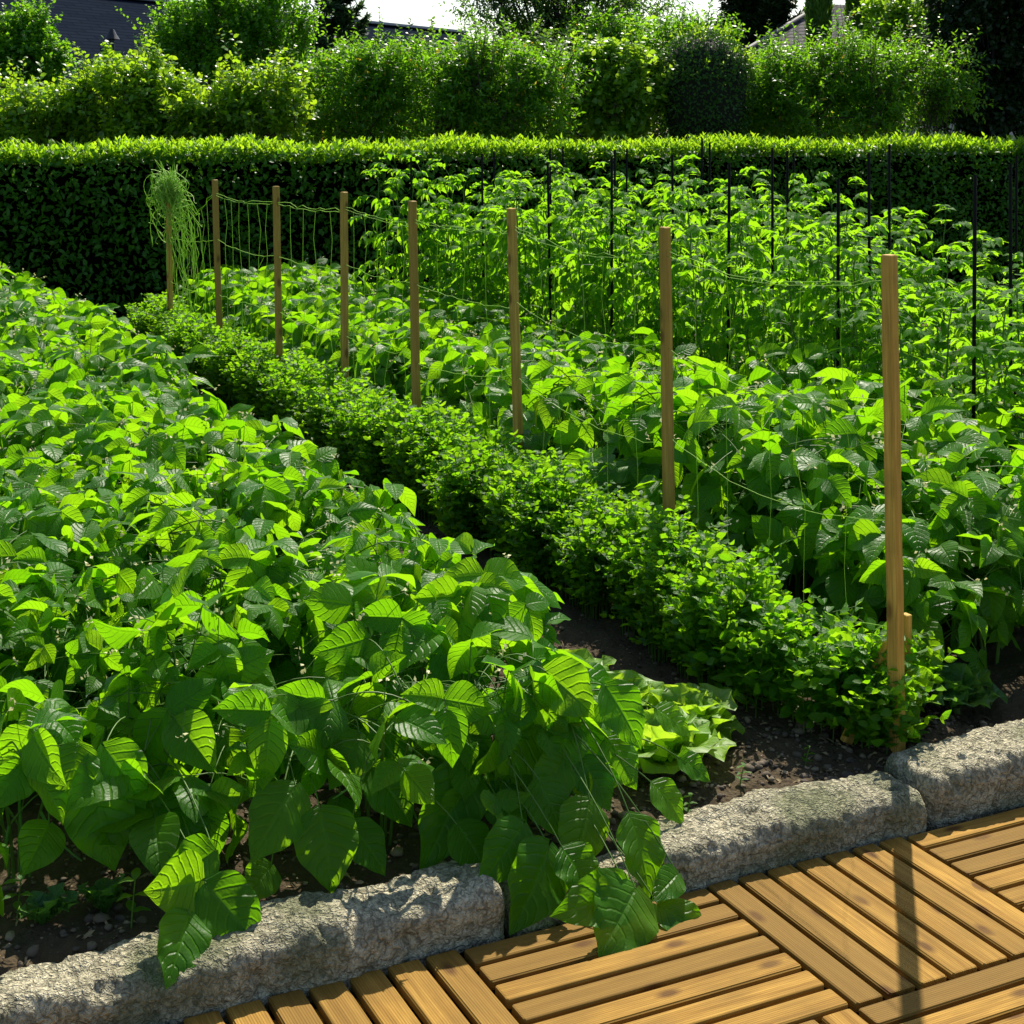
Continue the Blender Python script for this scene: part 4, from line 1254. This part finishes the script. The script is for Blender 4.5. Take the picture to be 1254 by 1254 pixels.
S = np.stack([np.sin(B2) * np.cos(A2), np.sin(B2) * np.sin(A2), np.cos(B2)], -1) * r_ * .88; S[..., 2] = np.where(S[..., 2] < 0, S[..., 2] * 1.9, S[..., 2]); S = S + [0, 0, cz]
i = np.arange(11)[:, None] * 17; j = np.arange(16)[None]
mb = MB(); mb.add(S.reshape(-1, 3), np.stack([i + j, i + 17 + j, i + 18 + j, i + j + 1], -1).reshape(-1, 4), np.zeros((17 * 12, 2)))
mb.build('shade_core', plain('ball_inside', (.012, .016, .006), .9, .5), ball)  # closed dark shell under the leaves, inner shade put into its colour
mb = MB(); mb.tube(np.array([(0, 0, -.1), (0, 0, cz)]), .05, .04, sides=8); mb.build('trunk', M['bark'], ball)
# feathery shrub to the right
d = 18.6
b0 = at_d(1010, 120, d)
tree('feathery_shrub', 'feathery grey green shrub with shiny leaves right of the clipped ball', 'shrub', (b0[0], b0[1]), [E(1000, 104, d, 62, 36), E(950, 115, d, 52, 38), E(1060, 110, d, 52, 42), E(1000, 140, d, 96, 40), E(1050, 84, d, 44, 22), E(930, 135, d, 36, 34)], T['olive'], M['bark'], 2000, .34, 11, .095, .034, .045, 18, up=.6, prof=LANCE, twig_r=.004)
d = 19
b0 = at_d(1140, 110, d)
tree('arching_shrub', 'smaller shrub with arching twigs in front of the big dark evergreen', 'shrub', (b0[0], b0[1]), [E(1135, 95, d, 34, 26), E(1165, 80, d, 22, 12), E(1120, 130, d, 40, 34), E(1172, 120, d, 18, 14)], T['olive'], M['bark'], 560, .36, 10, .09, .032, .03, 12, up=.6, prof=LANCE, twig_r=.004)
d = 22
b0 = at_d(1095, 40, d)
tree('light_tree', 'light green leafy tree top beside the big dark evergreen', 'tree', (b0[0], b0[1]), [E(1095, 35, d, 34, 30), E(1120, 12, d, 28, 22), E(1080, 65, d, 40, 22), E(1110, 80, d, 34, 40)], T['bright'], M['bark'], 900, .30, 9, .11, .07, .06, 12, up=.4)
d = 20.5
b0 = at_d(1210, 80, d)
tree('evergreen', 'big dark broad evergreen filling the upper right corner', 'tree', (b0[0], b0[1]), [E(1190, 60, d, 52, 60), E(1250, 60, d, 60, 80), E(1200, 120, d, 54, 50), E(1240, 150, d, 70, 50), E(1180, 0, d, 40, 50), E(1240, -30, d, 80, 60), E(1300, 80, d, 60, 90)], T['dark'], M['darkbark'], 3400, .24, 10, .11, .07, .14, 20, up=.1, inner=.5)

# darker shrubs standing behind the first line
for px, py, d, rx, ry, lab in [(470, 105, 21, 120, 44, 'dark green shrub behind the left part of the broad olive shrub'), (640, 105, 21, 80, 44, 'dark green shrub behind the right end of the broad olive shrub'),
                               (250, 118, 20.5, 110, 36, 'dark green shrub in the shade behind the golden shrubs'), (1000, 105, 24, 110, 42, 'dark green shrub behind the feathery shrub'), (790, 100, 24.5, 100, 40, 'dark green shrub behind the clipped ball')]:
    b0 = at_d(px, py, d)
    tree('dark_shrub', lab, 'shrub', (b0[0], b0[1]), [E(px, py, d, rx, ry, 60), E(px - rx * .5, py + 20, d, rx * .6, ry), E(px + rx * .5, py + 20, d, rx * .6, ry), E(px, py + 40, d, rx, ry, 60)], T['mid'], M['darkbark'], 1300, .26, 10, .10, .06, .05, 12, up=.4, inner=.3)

# conifers
def conifer(label, px, ytop, d, hw, rows, mat, base_y=170, seed=0, nl=26, open_=1.0, name='conifer', ls=1.0):
    random.seed(seed)
    tp = at_d(px, ytop, d); base = np.array([tp[0], tp[1], -.2]); H = tp[2] + .2; W = hw * d / FPX
    t_ = thing(name, label, 'conifer', base)
    tr, br, lv = MB(), MB(), MB()
    tr.tube(np.array([(0, 0, -.1), (0, 0, H * .6), (0, 0, H)]), .09, .008, sides=7); tr.build('trunk', M['darkbark'], t_)
    Pp, Ff, Nn = [], [], []
    for r in range(rows):
        q = r / rows; zb = H * (.35 + .64 * q) * random.uniform(.98, 1.02); ln = W * (1 - q) ** .55 * random.uniform(.6, 1.15) + .05
        for k in range(int(7 * open_)):
            zb = H * (.35 + .64 * q) * random.uniform(.955, 1.02)
            a = r * 1.3 + k * 6.283 / int(7 * open_) + random.uniform(-.3, .3)
            e = np.array([math.cos(a) * ln, math.sin(a) * ln, zb + ln * random.uniform(.1, .8)])
            c = bez((0, 0, zb), (e[0] * .6, e[1] * .6, zb - ln * .08), e, 8)
            br.tube(c, .012, .003, sides=4)
            for i_ in range(nl):
                x = random.uniform(.8, 6.99); i0 = int(x); p = c[i0] + (c[i0 + 1] - c[i0]) * (x - i0); dv_ = unit(c[i0 + 1] - c[i0])
                sgn = random.choice([-1, 1]); s = unit(np.cross(dv_, Z)) * sgn
                ll = ln * .28 * (1.1 - x / 9)
                for w_ in range(3):
                    Pp.append(p + s * ll * w_ / 3 + dv_ * ll * .3 * w_ / 3); Ff.append(dv_ * .6 + s * .8 + RNG.normal(0, .3, 3)); Nn.append(Z + RNG.normal(0, .4, 3))
    n_ = len(Pp)
    lv.leaves(np.array(Pp), np.array(Ff), np.array(Nn), RNG.uniform(.07, .13, n_) * ls, RNG.uniform(.018, .03, n_) * ls, droop=.4, fold=.1, ruf=0, prof=LANCE, ns=2, nt=4)
    br.build('branches', M['darkbark'], t_); lv.build('needles', mat, t_)


conifer('slim conifer with pointed tip between tall bush and broad shrub', 415, -40, 22, 58, 13, T['needle'], seed=1, nl=60, ls=1.25, open_=1.2)
conifer('dark conifer against the sky left of the tiled roof', 928, -90, 34, 62, 30, T['dark'], seed=2, nl=48, open_=1.7, ls=2.2)


def column(label, px, ytop, d, hw, seed):
    tp = at_d(px, ytop, d); H = tp[2] + .2; W = hw * d / FPX
    t_ = thing('columnar_cypress', label, 'cypress', (tp[0], tp[1], -.2), 0, 'columnar cypresses beside the tiled roof')
    n_ = 7000; q = RNG.uniform(0, 1, n_); a = RNG.uniform(0, 6.28, n_)
    rr = W * np.minimum(1, (1 - q) * 5) ** .6 * RNG.uniform(.72, 1.05, n_) * (1 + .12 * np.sin(a * 4 + q * 20))
    p = np.stack([np.cos(a) * rr, np.sin(a) * rr, .3 + q * (H - .3)], -1)
    mb = MB(); mb.leaves(p, np.stack([np.cos(a) * .35, np.sin(a) * .35, np.ones(n_)], -1) + RNG.normal(0, .2, (n_, 3)), RNG.normal(0, .6, (n_, 3)) + np.stack([np.cos(a), np.sin(a), 0 * a], -1), .16, .04, prof=LANCE, ns=2, nt=4, droop=.2, fold=.1, ruf=0)
    mb.build('foliage', T['mid'], t_)
    mb = MB(); mb.tube(np.array([(0, 0, -.1), (0, 0, H * .9)]), .12, .03, sides=7); mb.build('trunk', M['darkbark'], t_)
    mb = MB(); mb.tube(np.array([(0, 0, .2), (0, 0, H * .5), (0, 0, H * .93)]), W * .72, W * .3, sides=9); mb.build('shade_core', plain('cypress_inside', (.012, .02, .008), .9, .5), t_)  # dark filler tube, shade of the crown's inside painted as colour


column('columnar cypress directly right of the tiled roof', 1003, -80, 26, 13, 1)
column('columnar cypress farther right of the tiled roof', 1056, -70, 26, 17, 2)

# ------------------------------------------------------------------ houses
# dark roofed building at the left: the ridge runs away to the right
A_ = np.array([-6.1, 25.0, 3.74]); B_ = np.array([-1.05, 34.0, 3.74])
rd = unit((B_ - A_) * [1, 1, 0]); A_ = A_ - rd * 9
nrm = np.array([rd[1], -rd[0], 0])
hb = thing('dark_roofed_building', 'long low building with a dark slate roof at the upper left', 'building', (*((A_ + B_) / 2)[:2], -.17))
HB = np.array(hb.location)
slate = tile_roof_mat('slate_roof', (.012, .017, .028), (.016, .022, .034), .5, .12, .1, spec=.0, mort=.75)
ln = np.linalg.norm(B_ - A_)
ev = 4.6; drop = 2.2


def slab(mb, p0, p1, p2, p3, th):
    top = np.array([p0, p1, p2, p3]); n = unit(np.cross(top[1] - top[0], top[3] - top[0])); bot = top - n * th
    v = np.concatenate([top, bot])
    l1 = np.linalg.norm(p1 - p0); l2 = np.linalg.norm(p3 - p0)
    uv = [(0, 0), (l1, 0), (l1, l2), (0, l2)] * 2
    mb.add(v, [(0, 1, 2, 3), (7, 6, 5, 4), (0, 4, 5, 1), (1, 5, 6, 2), (2, 6, 7, 3), (3, 7, 4, 0)], uv)


rf = MB()
e0, e1 = A_ + nrm * ev - Z * drop, B_ + nrm * ev - Z * drop
slab(rf, e0, e1, B_, A_, .12)
f0, f1 = A_ - nrm * ev - Z * drop, B_ - nrm * ev - Z * drop
slab(rf, f1, f0, A_ - nrm * .002, B_ - nrm * .002, .12)
ro = rf.build('roof', slate, hb, smooth=False, origin=HB)
rg = MB(); rg.prism(A_ + Z * .03, B_ + Z * .03, .22, .06, ch=.01); rg.build('ridge_cap', plain('ridge_metal', (.30, .32, .35), .5, .2), ro, smooth=False, origin=HB)
wl = MB()
cc = [(A_ + nrm * (ev - .5))[:2], (B_ + nrm * (ev - .5) - rd * .4)[:2], (B_ - nrm * (ev - .5) - rd * .4)[:2], (A_ - nrm * (ev - .5))[:2]]
zt = 3.74 - drop + .05
v = [(*c, -.2) for c in cc] + [(*c, zt) for c in cc]
wl.add(v, [(0, 1, 5, 4), (1, 2, 6, 5), (2, 3, 7, 6), (3, 0, 4, 7)], [(0, 0)] * 8)
gB = B_ - rd * .4
wl.add([(*cc[1], zt), (*cc[2], zt), (gB[0], gB[1], 3.55), (gB[0] + .001, gB[1], 3.551)], [(0, 1, 2, 3)], [(0, 0)] * 4)
wl.build('wall', plain('grey_render', (.35, .35, .36), .9, .2), hb, smooth=False, origin=HB)
# roof vent
n_s = unit(np.cross(e1 - e0, A_ - e0))
vp = None
for s in np.linspace(0, 1, 200):
    for t in (0,):
        pass
# point of the roof plane on the line of sight of the vent
dv = at_d(137, 62, 1.0) - CAM; kk = np.dot(e0 - CAM, n_s) / np.dot(dv, n_s); vp = CAM + dv * kk
vt = MB(); vt.tube(np.array([vp - Z * .1, vp + Z * .22]), .04, .04, sides=8); vt.tube(np.array([vp + Z * .16, vp + Z * .22, vp + Z * .3]), .11, .03, sides=10)
vt.build('roof_vent', plain('vent_metal', (.02, .02, .022), .4, .2), ro, origin=HB)

# grey tiled roof at the right
d = 31
h2 = thing('tiled_roof_house', 'house with a grey tiled roof showing between dark conifer and cypresses', 'house', (*at_d(1000, 60, d + 3)[:2], -.17))
H2 = np.array(h2.location)
ra = at_d(1010, 5, d + 3); rb = ra + np.array([7, 2.5, 0]); ea = at_d(915, 62, d); eb = ea + np.array([9.5, 2.0, 0])
rf = MB(); slab(rf, ea, eb, rb, ra, .15)
back = (ra + rb) / 2 + np.array([0, 5, -1.9])
slab(rf, np.array([ea[0] - .3, ea[1] + 8, ea[2]]), ea - [.002, 0, 0], ra - [.002, 0, 0], ra + np.array([-.1, .6, 0]), .15)
ro2 = rf.build('roof', tile_roof_mat('grey_tile', (.10, .097, .10), (.15, .14, .14), .30, .26, 1.0, spec=.1, mort=.12), h2, smooth=False, origin=H2)
gt = MB(); gt.prism(ea + Z * .03, ra + Z * .03, .12, .07, ch=.02); gt.build('ridge_cap', plain('grey_ridge', (.07, .07, .07), .7, .2), ro2, smooth=False, origin=H2)
wl = MB()
x0, x1, y0, y1 = ea[0] + .6, eb[0] - .6, ea[1] + .6, ea[1] + 8
wl.box((x0, y0, -.2), (x1, y1, ea[2] - .02)); wl.build('wall', plain('cream_render', (.5, .47, .4), .9, .2), h2, smooth=False, origin=H2)

# shading check of the objects
for o in bpy.data.objects:
    if o.type == 'MESH' and o.data.polygons and len(o.data.vertices) < 4: print('small', o.name)
print('objects', len(bpy.data.objects))
